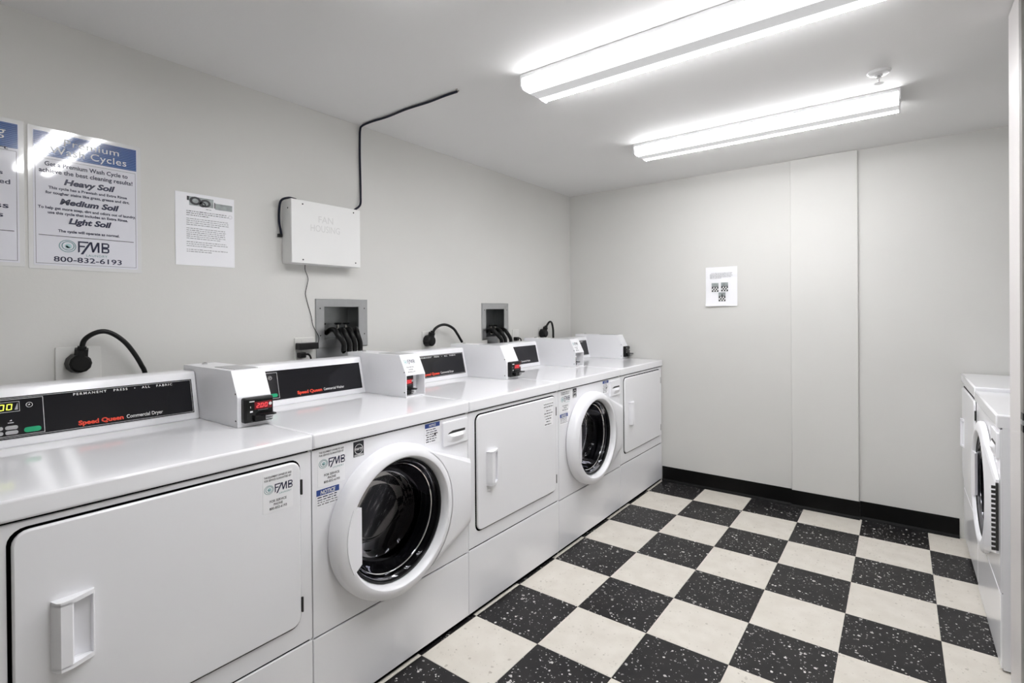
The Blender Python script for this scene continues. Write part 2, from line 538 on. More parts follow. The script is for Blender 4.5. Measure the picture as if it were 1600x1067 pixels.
def fmb_logo(parent, M4, u0, v0, s, pre='', light=True):
    """the laundry company's mark: ring with a wave, FMB lettering with the slanted stroke, LAUNDRY. u0,v0 lower left of the ring, s ring height"""
    cu, cv = u0 + 0.55 * s, v0 + s * 0.5
    n = pre + 'logo_ring'
    disc(parent, n, 'teal_ink', M4, cu, cv, s * 0.50, s * 0.455, sx=1.1)
    disc(parent, n, 'teal_ink', M4, cu + 0.03 * s, cv + 0.02 * s, s * 0.37, s * 0.32, sx=1.1)
    disc(parent, pre + 'logo_water', 'pale_teal', M4, cu + 0.05 * s, cv + 0.0 * s, s * 0.20, 0, sx=1.1)
    quad(parent, n, 'teal_ink', M4, ((cu - .15 * s, cv - .02 * s), (cu - .02 * s, cv - .16 * s), (cu + .2 * s, cv - .12 * s), (cu + .05 * s, cv - .04 * s), (cu - .03 * s, cv + .06 * s)))
    L = pre + 'logo_letters'
    x = u0 + 1.22 * s
    b, t, k = v0 + 0.02 * s, v0 + 0.98 * s, 0.12 * s
    ink = 'navy_ink'
    # F
    quad(parent, L, ink, M4, ((x, b), (x + k, b + .08 * s), (x + k, t), (x, t)))
    rect(parent, L, ink, M4, x + k, t - k, x + .70 * s, t)
    rect(parent, L, ink, M4, x + k, v0 + .50 * s, x + .46 * s, v0 + .50 * s + k)
    # slanted stroke and M
    mx0 = x + .16 * s
    quad(parent, L, ink, M4, ((mx0, b - .12 * s), (mx0 + .18 * s, b - .12 * s), (mx0 + .78 * s, t), (mx0 + .62 * s, t)))
    quad(parent, L, ink, M4, ((mx0 + .64 * s, t), (mx0 + .78 * s, t), (mx0 + .90 * s, b + .1 * s), (mx0 + .78 * s, b + .1 * s)))
    quad(parent, L, ink, M4, ((mx0 + .76 * s, b + .1 * s), (mx0 + .90 * s, b + .1 * s), (mx0 + 1.27 * s, t), (mx0 + 1.12 * s, t)))
    rect(parent, L, ink, M4, mx0 + 1.15 * s, b + .1 * s, mx0 + 1.28 * s, t)
    # B
    bx = mx0 + 1.42 * s
    rect(parent, L, ink, M4, bx, b + .1 * s, bx + k, t)
    for z0, z1 in ((b + .1 * s, v0 + .56 * s), (v0 + .54 * s, t)):
        rect(parent, L, ink, M4, bx + k, z0, bx + .42 * s, z0 + k)
        rect(parent, L, ink, M4, bx + k, z1 - k, bx + .42 * s, z1)
        quad(parent, L, ink, M4, ((bx + .42 * s, z0), (bx + .54 * s, z0 + .1 * s), (bx + .54 * s, z1 - .1 * s), (bx + .42 * s, z1), (bx + .42 * s, z1 - k), (bx + .43 * s, z1 - k * 1.4), (bx + .43 * s, z0 + k * 1.4), (bx + .42 * s, z0 + k)))
    text(parent, pre + 'logo_caption', 'teal_ink', M4, 'LAUNDRY', mx0 + 1.1 * s, v0 - .26 * s, 1.45 * s, .19 * s, space=1.15)

def word_lines(parent, name, m, M4, u0, u1, v, h, fill=1.0, rnd=random):
    u = u0
    end = u0 + (u1 - u0) * fill
    while u < end:
        w = rnd.uniform(0.6, 2.4) * h * 2.2
        rect(parent, name, m, M4, u, v, min(u + w, end), v + h * rnd.uniform(0.7, 1.0))
        u += w + h * 0.9

# ------------------------------------------------------------------ the room
H = 2.2054
XR, YF = 3.22, -4.9
t_ = 0.10
def structure(o, label):
    return tag(o, label, None, None, 'structure')

structure(box('wall_left', (-t_, YF - t_, -0.05), (0, t_, H), 'wall'), 'pale grey painted wall behind the row of machines')
wall_back = structure(box('wall_back', (0, 0, -0.05), (XR, t_, H), 'wall'), 'pale grey painted wall at the far end of the room')
structure(box('wall_right', (XR, YF - t_, -0.05), (XR + t_, t_, H), 'wall'), 'pale grey wall behind the machines on the right')
structure(box('wall_front', (0, YF - t_, -0.05), (XR, YF, H), 'wall'), 'pale grey wall behind the photographer')
structure(box('ceiling', (-t_, YF - t_, H), (XR + t_, t_, H + 0.08), 'ceil'), 'flat pale grey ceiling')
# boxed-out panel on the back wall
structure(box('trim_1', (1.630, -0.018, 0.10), (1.986, -0.0005, H - 0.001), 'panel', None, 0.003), 'flat vertical panel boxed out on the back wall')
# black cove base along the back wall
def cove(name, x0, x1, y, lab):
    prof = [(y, 0.0), (y - 0.018, 0.0), (y - 0.016, 0.006), (y - 0.007, 0.016), (y - 0.005, 0.030), (y - 0.005, 0.104), (y - 0.003, 0.106), (y, 0.106)]
    bm = bmesh.new()
    add_prism(bm, prof, 'x', x0, x1)
    return structure(from_bm(name, bm, 'base', None, 30), lab)
cove('baseboard_back', 0.776, 1.627, -0.0005, 'black rubber cove base left of the boxed-out panel')
cove('baseboard_back', 1.627, 1.990, -0.0185, 'black rubber cove base under the boxed-out panel')
cove('baseboard_back', 1.990, 2.44, -0.0005, 'black rubber cove base right of the boxed-out panel')

# right-hand stub wall and door beside the right machines
structure(box('wall_partition', (2.500, -1.566, -0.05), (2.62, -1.394, H), 'wall'), 'short end of wall beside the right machines')
structure(box('trim_2', (2.470, -1.571, 0.0), (2.4995, -1.394, H - 0.002), 'jamb', None, 0.0015), 'white painted door jamb at the right edge')
d1 = empty('door_1', (2.56, -1.60, 0))
structure(d1, 'grey door at the right edge with a black latch')
box('door_leaf', (-0.0898, -0.012, 0.004), (0.655, 0.024, 2.198), 'door_grey', d1, 0.0015)
lt = box('latch_plate', (-0.0905, -0.0175, 0.890), (-0.050, 0.014, 0.946), 'black', d1, 0.001)
box('latch_bolt', (-0.0915, -0.0200, 0.911), (-0.052, 0.012, 0.925), 'steel', lt, 0.001)

# floor and tiles
floor = structure(box('floor', (-t_, YF - t_, -0.06), (XR + t_, t_, -0.004), 'joint'), 'checkerboard floor of cream and speckled black tiles')
T = 0.3048
GX, GY = 1.0853, -0.28
_tm = {}
def tile_mesh(w, d, m):
    key = (round(w, 4), round(d, 4), m)
    if key not in _tm:
        bm = bmesh.new()
        e = 0.0008
        P0 = [(-w / 2, -d / 2), (w / 2, -d / 2), (w / 2, d / 2), (-w / 2, d / 2)]
        V = [[bm.verts.new((x, y, -0.0039)) for x, y in P0], [bm.verts.new((x, y, -e)) for x, y in P0],
             [bm.verts.new((x * (1 - 2 * e / w), y * (1 - 2 * e / d), 0)) for x, y in P0]]
        for k in range(2):
            for i in range(4):
                bm.faces.new((V[k][i], V[k][(i + 1) % 4], V[k + 1][(i + 1) % 4], V[k + 1][i]))
        bm.faces.new(V[2])
        bmesh.ops.recalc_face_normals(bm, faces=bm.faces[:])
        me = bpy.data.meshes.new('floor_tile')
        bm.to_mesh(me); bm.free()
        me.materials.append(M[m])
        _tm[key] = me
    return _tm[key]
for k in range(-3, 7):
    for j in range(0, 16):
        x0, x1 = max(GX + k * T, 0.17), min(GX + (k + 1) * T, XR)
        y1 = min(GY - (j - 1) * T, 0.0)
        y0 = max(GY - j * T, YF)
        if x1 - x0 < 0.01 or y1 - y0 < 0.01:
            continue
        w, d = x1 - x0 - 0.0008, y1 - y0 - 0.0008
        m = 'tile_w' if (k + j) % 2 == 0 else 'tile_b'
        o = bpy.data.objects.new('floor_tile', tile_mesh(w, d, m))
        COL.objects.link(o)
        o.parent = floor
        o.location = ((x0 + x1) / 2, (y0 + y1) / 2, random.uniform(-0.0003, 0.0))

# ------------------------------------------------------------------ ceiling lights
def light(yc, label):
    L = empty('fluorescent_ceiling_light', (1.581, yc, H))
    tag(L, label, 'ceiling light', 'fluorescent ceiling lights')
    hl, hw, hh = 0.607, 0.092, 0.056
    box('housing', (-hl + 0.006, -hw + 0.012, -0.014), (hl - 0.006, hw - 0.012, -0.0005), 'lamp_white', L, 0.001)
    prof = [(-hw + .002, -0.012), (-hw + .002, -0.016), (-hw + 0.003, -hh + 0.012), (-hw + 0.010, -hh + 0.002), (-hw + 0.020, -hh),
            (hw - 0.020, -hh), (hw - 0.010, -hh + 0.002), (hw - 0.003, -hh + 0.012), (hw - .002, -0.016), (hw - .002, -0.012)]
    bm = bmesh.new()
    add_prism(bm, prof, 'x', -hl + 0.004, hl - 0.004)
    from_bm('lens', bm, 'lens', L, 40)
    for s in (-1, 1):
        ya, yb_ = sorted((s * (hw - 0.001), s * (hw + 0.003)))
        box('side_rail', (-hl + .004, ya, -0.0155), (hl - .004, yb_, -0.0005), 'lamp_white', L)
        p2 = [(-hw - 0.003, -0.0005), (-hw - 0.003, -hh + 0.006), (-hw + 0.008, -hh - 0.003), (hw - 0.008, -hh - 0.003), (hw + 0.003, -hh + 0.006), (hw + 0.003, -0.0005)]
        bm = bmesh.new()
        a, b = (hl - 0.004, hl + 0.003)
        add_prism(bm, p2, 'x', s * a, s * b)
        c = from_bm('end_cap', bm, 'lamp_white', L, 40)
        bm = bmesh.new()
        add_prism(bm, [(0.028 * math.cos(q * math.pi / 6), -0.030 + 0.012 * math.sin(q * math.pi / 6)) for q in range(12)], 'x', s * b, s * (b + 0.0015))
        from_bm('knockout', bm, 'silver', c, 40)
    return L
light(-0.840, 'fluorescent strip light on the ceiling nearest the back wall and sprinkler')
light(-1.937, 'fluorescent strip light on the ceiling cut by the top of the picture')
light(-2.930, 'fluorescent strip light overhead near the posters, seen only as poster glare')

# sprinkler
sp = empty('fire_sprinkler', (2.121, -1.169, H))
tag(sp, 'small chrome fire sprinkler hanging from the ceiling above the far light', 'sprinkler')
lathe('escutcheon', [(0.0, -0.0005), (0.040, -0.0005), (0.040, -0.004), (0.034, -0.010), (0.022, -0.012), (0.0, -0.012)], (0, 0, 0), 'lamp_white', sp, 'z', 32)
lathe('body', [(0.0, -0.0125), (0.013, -0.0125), (0.013, -0.019), (0.009, -0.021), (0.009, -0.026), (0.0, -0.026)], (0, 0, 0), 'chrome', sp, 'z', 16)
for s in (-1, 1):
    tube('frame_arm', [(0, s * 0.008, -0.024), (0, s * 0.012, -0.034), (0, s * 0.004, -0.046)], 0.0022, 'chrome', sp, 8)
lathe('bulb', [(0.0, -0.0262), (0.0022, -0.028), (0.0022, -0.044), (0.0, -0.046)], (0, 0, 0), 'red_ink', sp, 'z', 10)
bm = bmesh.new()
pr = []
for q in range(24):
    r_ = 0.018 if q % 2 else 0.013
    pr.append((r_ * math.cos(q * math.pi / 12), r_ * math.sin(q * math.pi / 12)))
add_prism(bm, pr, 'z', -0.0485, -0.0465)
from_bm('deflector', bm, 'chrome', sp)

# ------------------------------------------------------------------ machines
XF = 0.774
ZT = 0.892        # worktop height

def stickers_fmb(t, x, y0, z1, w, h, header=True, faint=False):
    """service sticker with its upper left corner at (y0, z1) on the plane x"""
    n = 'service_sticker'
    slab(n, y0, z1 - h, y0 + w, z1, 0.003, x, x + 0.0004, 'sticker', t, 0.0002)
    F = at(x + 0.0007)
    yc = y0 + w / 2
    if header:
        text(t, 'sticker_lettering', 'black_ink', F, 'THIS EQUIPMENT OWNED BY AND', yc, z1 - 0.115 * h, w * 0.92, h * 0.048, 0.02)
        text(t, 'sticker_lettering', 'black_ink', F, 'FOR SERVICE GUARANTEED BY', yc, z1 - 0.195 * h, w * 0.90, h * 0.048, 0.02)
        fmb_logo(t, F, y0 + w * 0.04, z1 - h * 0.52, w * 0.285, 'sticker_')
        text(t, 'sticker_lettering', 'black_ink', F, 'FOR SERVICE', yc, z1 - h * 0.745, w * 0.56, h * 0.06, 0.02)
        text(t, 'sticker_lettering', 'black_ink', F, 'PHONE', yc, z1 - h * 0.835, w * 0.30, h * 0.06, 0.02)
        text(t, 'sticker_lettering', 'black_ink', F, '800-832-6193', yc, z1 - h * 0.93, w * 0.58, h * 0.06, 0.02)

def worktop(t, w):
    hw = w / 2
    bm = bmesh.new()
    add_box(bm, (-0.670, -hw + 0.0008, ZT - 0.045), (0.010, hw - 0.0008, ZT))
    bmesh.ops.recalc_face_normals(bm, faces=bm.faces[:])
    es = [e for e in bm.edges if all(v.co.z > ZT - 0.001 for v in e.verts)]
    vs = [e for e in bm.edges if all(v.co.x > 0.009 for v in e.verts) and e not in es]
    bmesh.ops.bevel(bm, geom=es + vs, offset=0.006, segments=3, affect='EDGES', profile=0.5)
    from_bm('worktop', bm, 'enamel_top', t, 40, None, True)

def console(t, w, kind):
    """sloping control console along the rear of the worktop; the right 0.09 m is left free for the meter"""
    hw = w / 2
    y0, y1 = -hw + 0.0205, hw - 0.0935
    X = lambda x: x - XF
    prof = [(X(.100), ZT + .0005), (X(.233), ZT + .0005), (X(.2345), ZT + .004), (X(.2000), 1.046), (X(.196), 1.052), (X(.190), 1.0545), (X(.110), 1.0545), (X(.100), 1.048)]
    c = prism('control_console', prof, 'y', y0, y1, 'enamel', t, 0, smooth=25)
    # face frame: u along y, v up the slope
    p0 = Vector((X(.2345), 0, ZT + .004)); p1 = Vector((X(.2000), 0, 1.046))
    v = (p1 - p0); Lf = v.length; v.normalize()
    n = Vector((v.z, 0, -v.x))
    def F(off):
        m4 = Matrix(((0, v.x, n.x, p0.x + n.x * off), (1, v.y, n.y, 0), (0, v.z, n.z, p0.z + n.z * off), (0, 0, 0, 1)))
        return m4
    yb0, yb1 = y0 + 0.012, y1 - 0.014
    vb0, vb1 = 0.020, Lf - 0.018
    # black glass panel with real thickness
    bm = bmesh.new()
    A = [bm.verts.new(F(0.0)    @ Vector(q)) for q in ((yb0, vb0, 0), (yb1, vb0, 0), (yb1, vb1, 0), (yb0, vb1, 0))]
    B = [bm.verts.new(F(0.0022) @ Vector(q)) for q in ((yb0, vb0, 0), (yb1, vb0, 0), (yb1, vb1, 0), (yb0, vb1, 0))]
    for i in range(4):
        bm.faces.new((A[i], A[(i + 1) % 4], B[(i + 1) % 4], B[i]))
    bm.faces.new(B)
    bm.faces.new(A[::-1])
    pan = from_bm('control_panel', bm, 'gloss_black', c)
    G = F(0.0026)
    if kind == 'dryer':
        frame(pan, 'panel_border', 'silver', G, yb0 + .003, vb0 + .003, yb1 - .003, vb1 - .003, .0011)
        text(pan, 'panel_lettering', 'white_ink', G, 'PERMANENT   PRESS   \u2022   ALL   FABRIC', hw - 0.298, vb1 - .0145, 0.262, .0070, 0.015, space=1.35)
    dv = hw - 0.497                      # right edge of the key pad
    frame(pan, 'panel_border', 'silver', G, yb0 + .006, vb0 + .007, dv, vb1 - .007, .0014)
    text(pan, 'brand_lettering', 'red_ink', G, 'Speed Queen', hw - 0.366, vb0 + .0115, 0.112, .0125, 0.045, space=1.0)
    text(pan, 'panel_lettering', 'white_ink', G, 'Commercial ' + ('Dryer' if kind == 'dryer' else 'Washer'), hw - 0.252, vb0 + .0125, 0.100, .0110, 0.012)
    # keypad
    bm = bmesh.new()
    def key(u0, u1, v0, v1, m):
        k = F(0.0022)
        bm = bmesh.new()
        P = rr(u0, v0, u1, v1, (v1 - v0) * 0.45, 3)
        A = [bm.verts.new(F(0.0022) @ Vector((a, b, 0))) for a, b in P]
        B = [bm.verts.new(F(0.0042) @ Vector((a, b, 0))) for a, b in P]
        for i in range(len(P)):
            bm.faces.new((A[i], A[(i + 1) % len(P)], B[(i + 1) % len(P)], B[i]))
        bm.faces.new(B)
        return from_bm('start_key' if m == 'green_key' else 'cycle_key', bm, m, pan, 40)
    key(dv - .044, dv - .008, vb0 + .0125, vb0 + .0265, 'green_key')
    for col in range(2):
        for row in range(2):
            a = dv - .082 - col * .030
            key(a, a + .026, vb0 + .012 + row * .0135, vb0 + .0225 + row * .0135, 'grey_key')
    if dv - .075 > yb0:
        u1 = dv - .050
        u0 = max(u1 - .085, yb0 + .010)
        frame(pan, 'panel_border', 'silver', G, u0, vb1 - .042, u1, vb1 - .014, .0011)
        if kind == 'dryer':
            seg7(pan, 'display_digits', 'yellow_led', F(0.0028), '200', u1 - .060, vb1 - .0365, .0115, .0170, .0160)
        quad(pan, 'panel_lettering', 'grey_key', G, ((u1 - .011, vb1 - .037), (u1 - .004, vb1 - .037), (u1 - .004, vb1 - .018)))
        disc(pan, 'panel_lettering', 'white_ink', G, u1 + .020, vb1 - .027, .0072, .0062)
        quad(pan, 'panel_lettering', 'white_ink', G, ((u1 + .016, vb1 - .028), (u1 + .022, vb1 - .028), (u1 + .021, vb1 - .024)))
    for q in range(3):
        u = dv - .070 - q * .028
        quad(pan, 'panel_lettering', 'white_ink', G, ((u - .003, vb0 + .049), (u + .003, vb0 + .049), (u + .002, vb0 + .053)))
        rect(pan, 'panel_lettering', 'grey_key', G, u - .006, vb0 + .043, u + .006, vb0 + .0455)

def shell(t, w, front=True):
    hw = w / 2 - 0.0015
    boxes('cabinet', [((-0.660, -hw, 0.012), (-0.0125, hw, ZT - 0.0455)), ((-0.0125, -hw, 0.012), (-0.0060, -hw + .006, ZT - 0.0455)), ((-0.0125, hw - .006, 0.012), (-0.0060, hw, ZT - 0.0455))], 'enamel', t, 0.0)
    box('seam_shade', (-0.0118, -hw + 0.0065, 0.004), (-0.007, hw - 0.0065, ZT - 0.0455), 'dark', t)  # dark plate paints the shade seen in the panel seams
    slab('lower_panel', -hw, 0.017, hw, 0.276, 0.002, -0.0058, 0.0, 'enamel', t, 0.002)
    box('toe_rail', (-0.60, -hw + 0.01, 0.0003), (-0.014, hw - 0.01, 0.0118), 'dark', t)

def cut_pocket(target, parent, a, b):
    me = bpy.data.meshes.new('cutter')
    bm = bmesh.new()
    add_box(bm, a, b)
    bmesh.ops.recalc_face_normals(bm, faces=bm.faces[:])
    bm.to_mesh(me); bm.free()
    c = bpy.data.objects.new('cutter', me)
    COL.objects.link(c)
    c.parent = parent
    md = target.modifiers.new('pocket', 'BOOLEAN')
    md.operation = 'DIFFERENCE'
    md.object = c
    md.solver = 'EXACT'
    dg = bpy.context.evaluated_depsgraph_get()
    new = bpy.data.meshes.new_from_object(target.evaluated_get(dg))
    target.modifiers.clear()
    target.data = new
    bpy.data.objects.remove(c)

def dryer(xc, yc, rz, w, name_lab, sticker='full', zoff=0.0, consol=True, hinge_pts=(0.745, 0.40), depth=1.0):
    t = empty('clothes_dryer', (xc, yc, zoff), rz)
    tag(t, name_lab, 'dryer', 'white clothes dryers')
    hw = w / 2
    shell(t, w)
    slab('front_panel', -hw + .0015, 0.282, hw - .0015, ZT - 0.0510, 0.003, -0.0058, 0.0, 'enamel', t, 0.002)
    worktop(t, w)
    if consol:
        console(t, w, 'dryer')
    d0, d1_ = -0.300, 0.313
    if w < 0.68:
        d0, d1_ = -0.278, 0.282
    slab('gasket_and_gap_shade', d0 - .0065, 0.3385, d1_ + .0030, 0.8295, 0.030, 0.0003, 0.0012, 'dark', t, 0.0003)  # black slab stands in for the shaded gap round the door
    door = slab('door', d0, 0.344, d1_, 0.824, 0.028, 0.0014, 0.009, 'enamel', t, 0.004)
    cut_pocket(door, t, (0.0005, d0 + 0.0895, 0.529), (0.02, d0 + 0.1235, 0.655))
    bm = bmesh.new()
    add_prism(bm, [(0.00145, d0 + .0885), (0.0020, d0 + .0885), (0.0026, d0 + .105), (0.0088, d0 + .1225), (0.0088, d0 + .1245), (0.00145, d0 + .1245)], 'z', 0.5292, 0.6548)
    from_bm('handle_pocket', bm, 'plastic_w', door, 50)
    # pull handle: raised left bar with a scooped pocket open to the right
    bm = bmesh.new()
    hy, x = d0 + 0.057, 0.0092
    add_prism(bm, [(x, hy), (x + .020, hy + .005), (x + .026, hy + .011), (x + .025, hy + .030), (x + .021, hy + .033), (x, hy + .0325)], 'z', 0.526, 0.660)
    for z0, z1 in ((0.520, 0.529), (0.655, 0.664)):
        add_prism(bm, [(x, hy), (x + .020, hy + .005), (x + .026, hy + .011), (x + .025, hy + .030), (x + .008, hy + .070), (x, hy + .072)], 'z', z0, z1)
    add_prism(bm, [(x, hy + .066), (x + .008, hy + .068), (x + .008, hy + .070), (x, hy + .073)], 'z', 0.526, 0.658)
    hd = from_bm('door_handle', bm, 'plastic_w', door, 35)
    hd.scale = (depth, 1, 1)
    for zh in hinge_pts:
        box('hinge', (0.0014, d1_ + .0028, zh - 0.022), (0.0075, d1_ + .0078, zh + 0.022), 'hinge_grey', t, 0.001)
    xs = 0.0092
    if sticker == 'full':
        stickers_fmb(door, xs, d1_ - 0.112, 0.810, 0.087, 0.110)
    elif sticker == 'plain':
        y0, z1 = d1_ - 0.114, 0.805
        slab('notice_sticker', y0, z1 - .12, y0 + .085, z1, 0.003, xs, xs + .0004, 'sticker', door, .0002)
        F = at(xs + .0007)
        rn = random.Random(3)
        for k, (a, b) in enumerate(((.0, .085), (.0, .085), (.022, .065), (.004, .082), (.008, .07), (.016, .066), (.022, .056), (.008, .066))):
            word_lines(door, 'sticker_lettering', 'black_ink', F, y0 + a, y0 + b, z1 - .012 - k * .0135 - (.006 if k > 1 else 0), .0042, 1, rn)
    return t

def rect_hole(bm, y0, z0, y1, z1, cy, cz, r, x, n=64):
    angs = sorted(set([2 * math.pi * i / n for i in range(n)] + [math.atan2(z - cz, y - cy) % (2 * math.pi) for y in (y0, y1) for z in (z0, z1)]))
    I, O = [], []
    for a in angs:
        c, s = math.cos(a), math.sin(a)
        k = min([((y1 if c > 0 else y0) - cy) / c if abs(c) > 1e-9 else 1e9, ((z1 if s > 0 else z0) - cz) / s if abs(s) > 1e-9 else 1e9])
        I.append(bm.verts.new((x, cy + r * c, cz + r * s)))
        O.append(bm.verts.new((x, cy + k * c, cz + k * s)))
    for i in range(len(angs)):
        j = (i + 1) % len(angs)
        bm.faces.new((I[i], O[i], O[j], I[j]))
    return I, O

def washer(xc, yc, rz, w, name_lab, zoff=0.0, consol=True, stick=True, depth=1.0):
    t = empty('front_load_washer', (xc, yc, zoff), rz)
    tag(t, name_lab, 'washing machine', 'white front-load washers')
    hw = w / 2
    h2 = hw - 0.0015
    CY, CZ = -0.045, 0.546
    # hollow cabinet so the drum is a real space
    boxes('cabinet', [((-0.660, -h2, 0.012), (-0.0060, -h2 + .004, ZT - .0455)), ((-0.660, h2 - .004, 0.012), (-0.0060, h2, ZT - .0455)),
                      ((-0.660, -h2 + .004, 0.012), (-0.650, h2 - .004, ZT - .0455)), ((-0.650, -h2 + .004, 0.012), (-0.012, h2 - .004, 0.016))], 'enamel', t)
    bm = bmesh.new()
    I, O = rect_hole(bm, -h2 + .0045, 0.004, h2 - .0045, ZT - .0455, CY, CZ, 0.222, -0.007)
    from_bm('seam_shade', bm, 'dark', t)  # dark sheet behind the panels, paints their seams as shaded
    slab('lower_panel', -h2, 0.017, h2, 0.272, 0.002, -0.0058, 0.0, 'enamel', t, 0.002)
    box('toe_rail', (-0.60, -h2 + 0.01, 0.0003), (-0.014, h2 - 0.01, 0.0118), 'dark', t)
    bm = bmesh.new()
    I, O = rect_hole(bm, -h2, 0.278, h2, ZT - .0510, CY, CZ, 0.218, 0.0)
    I2, O2 = rect_hole(bm, -h2, 0.278, h2, ZT - .0510, CY, CZ, 0.218, -0.0058)
    for A, B in ((I, I2), (O, O2)):
        for i in range(len(A)):
            j = (i + 1) % len(A)
            bm.faces.new((A[i], A[j], B[j], B[i]))
    from_bm('front_panel', bm, 'enamel', t, 30)
    worktop(t, w)
    if consol:
        console(t, w, 'washer')
    # tub opening, rubber bellows and drum
    lathe('door_seal', [(0.217, 0.0), (0.212, 0.004), (0.205, -0.02), (0.198, -0.035), (0.203, -0.05), (0.198, -0.062), (0.205, -0.075), (0.226, -0.09)], (0, CY, CZ), 'gasket', t)
    dr = lathe('drum', [(0.226, -0.09), (0.245, -0.10), (0.248, -0.18), (0.244, -0.19), (0.248, -0.20), (0.248, -0.30), (0.244, -0.31), (0.248, -0.32), (0.245, -0.45), (0.20, -0.47), (0.10, -0.455), (0.0, -0.455)], (0, CY, CZ), 'drum', t)
    for q in range(3):
        a = math.radians(90 + 120 * q)
        bm = bmesh.new()
        add_prism(bm, [(0.246, -0.04), (0.246, 0.04), (0.195, 0.012), (0.195, -0.012)], 'x', -0.44, -0.13)
        for vv in bm.verts:
            y, z = vv.co.y, vv.co.z
            vv.co.y = CY + y * math.cos(a) - z * math.sin(a)
            vv.co.z = CZ + y * math.sin(a) + z * math.cos(a)
        from_bm('baffle', bm, 'drum', dr, 30)
    # door
    d = lathe('door', [(0.247, 0.0015), (0.255, 0.006), (0.2565, 0.028), (0.2545, 0.043), (0.250, 0.051), (0.243, 0.0565), (0.234, 0.0605), (0.224, 0.0635), (0.218, 0.063), (0.2135, 0.0585), (0.2095, 0.046), (0.2065, 0.030), (0.205, 0.012), (0.21, 0.0015)], (0, CY, CZ), 'plastic_w', t, n=96)
    d.scale = (depth, 1, 1)
    lathe('door_trim', [(0.2048, 0.034), (0.199, 0.036), (0.196, 0.030), (0.196, 0.014), (0.2048, 0.012)], (0, CY, CZ), 'black', d, n=96)
    lathe('door_glass', [(0.1955, 0.028), (0.189, 0.022), (0.183, 0.0), (0.176, -0.035), (0.164, -0.068), (0.150, -0.083), (0.130, -0.091), (0.09, -0.096), (0.0, -0.099)], (0, CY, CZ), 'glass', d, n=96, smooth=60)
    lathe('glass_rib', [(0.1838, 0.006), (0.1815, 0.004), (0.1815, -0.001), (0.1828, -0.003)], (0, CY, CZ), 'chrome', d, n=96)
    # grip: raised plate filling the left of the opening, flat inner edge
    bm = bmesh.new()
    def ring_pt(a, r):
        return (CY + r * math.cos(math.radians(a)), CZ + r * math.sin(math.radians(a)))
    outer = [ring_pt(a, 0.226) for a in range(154, 207, 4)]
    inner = [(CY - 0.160, CZ - 0.088), (CY - 0.160, CZ + 0.092)]
    top = [bm.verts.new((0.0655, y, z)) for y, z in outer] + [bm.verts.new((0.046, y, z)) for y, z in inner]
    bot = [bm.verts.new((0.024, y, z)) for y, z in outer] + [bm.verts.new((0.024, y - .006, z)) for y, z in inner]
    N_ = len(top)
    bm.faces.new(top)
    bm.faces.new(bot[::-1])
    for i in range(N_):
        bm.faces.new((top[i], top[(i + 1) % N_], bot[(i + 1) % N_], bot[i]))
    from_bm('door_grip', bm, 'plastic_w', d, 30)
    # flared hinge flange on the right
    bm = bmesh.new()
    A, E, A0, E0 = [], [], [], []
    NN = 14
    ye = hw - 0.012
    for i in range(NN + 1):
        a = 66 - 132 * i / NN
        y, z = ring_pt(a, 0.244)
        ze = CZ + 0.118 - (0.118 + 0.138) * i / NN
        edge = 0.004 if i in (0, NN) else 0
        A.append(bm.verts.new((0.058 - edge * 2, y, z)))
        E.append(bm.verts.new((0.026 - edge, ye, ze)))
        A0.append(bm.verts.new((0.0016, y, z)))
        E0.append(bm.verts.new((0.0016, ye, ze)))
    for i in range(NN):
        bm.faces.new((A[i], E[i], E[i + 1], A[i + 1]))
        bm.faces.new((E[i], E0[i], E0[i + 1], E[i + 1]))
    bm.faces.new((A[0], A0[0], E0[0], E[0]))
    bm.faces.new((A[NN], E[NN], E0[NN], A0[NN]))
    from_bm('hinge_flange', bm, 'plastic_w', d, 25)
    hz0, hz1 = CZ - 0.128, CZ + 0.108
    lst = [((0.003, ye + .0004, hz0), (0.011, ye + .0035, hz1))]
    k = hz0
    while k + .010 < hz1:
        lst.append(((0.0112, ye + .0004, k), (0.022, ye + .0035, k + .0105)))
        k += 0.0165
    boxes('door_hinge', lst, 'hinge_grey', t, 0.0006)
    # detergent drawer
    dw = slab('detergent_drawer', hw - 0.149, 0.735, hw - 0.007, 0.830, 0.006, 0.0003, 0.009, 'plastic_w', t, 0.003)
    bm = bmesh.new()
    ua, ub = hw - 0.128, hw - 0.022
    P, Q, R2 = [], [], []
    for i in range(9):
        f = i / 8
        y = ua + (ub - ua) * f
        bulge = math.sin(math.pi * f)
        P.append(bm.verts.new((0.0095, y, 0.781)))
        Q.append(bm.verts.new((0.010 + 0.012 * bulge, y, 0.770)))
        R2.append(bm.verts.new((0.0095, y, 0.752 - 0.006 * bulge)))
    for i in range(8):
        bm.faces.new((P[i], P[i + 1], Q[i + 1], Q[i]))
        bm.faces.new((Q[i], Q[i + 1], R2[i + 1], R2[i]))
    from_bm('drawer_lip', bm, 'plastic_w', dw, 50)
    bm = bmesh.new()
    add_prism(bm, [(ua + .004, .7815), (ub - .004, .7815), (ub - .004, .7905), (ua + .03, .7915), (ua + .012, .7865)], 'x', 0.0088, 0.0096)
    from_bm('drawer_slot_shade', bm, 'hinge_grey', dw)  # thin dark plate on the face, shade of the grip slit as colour
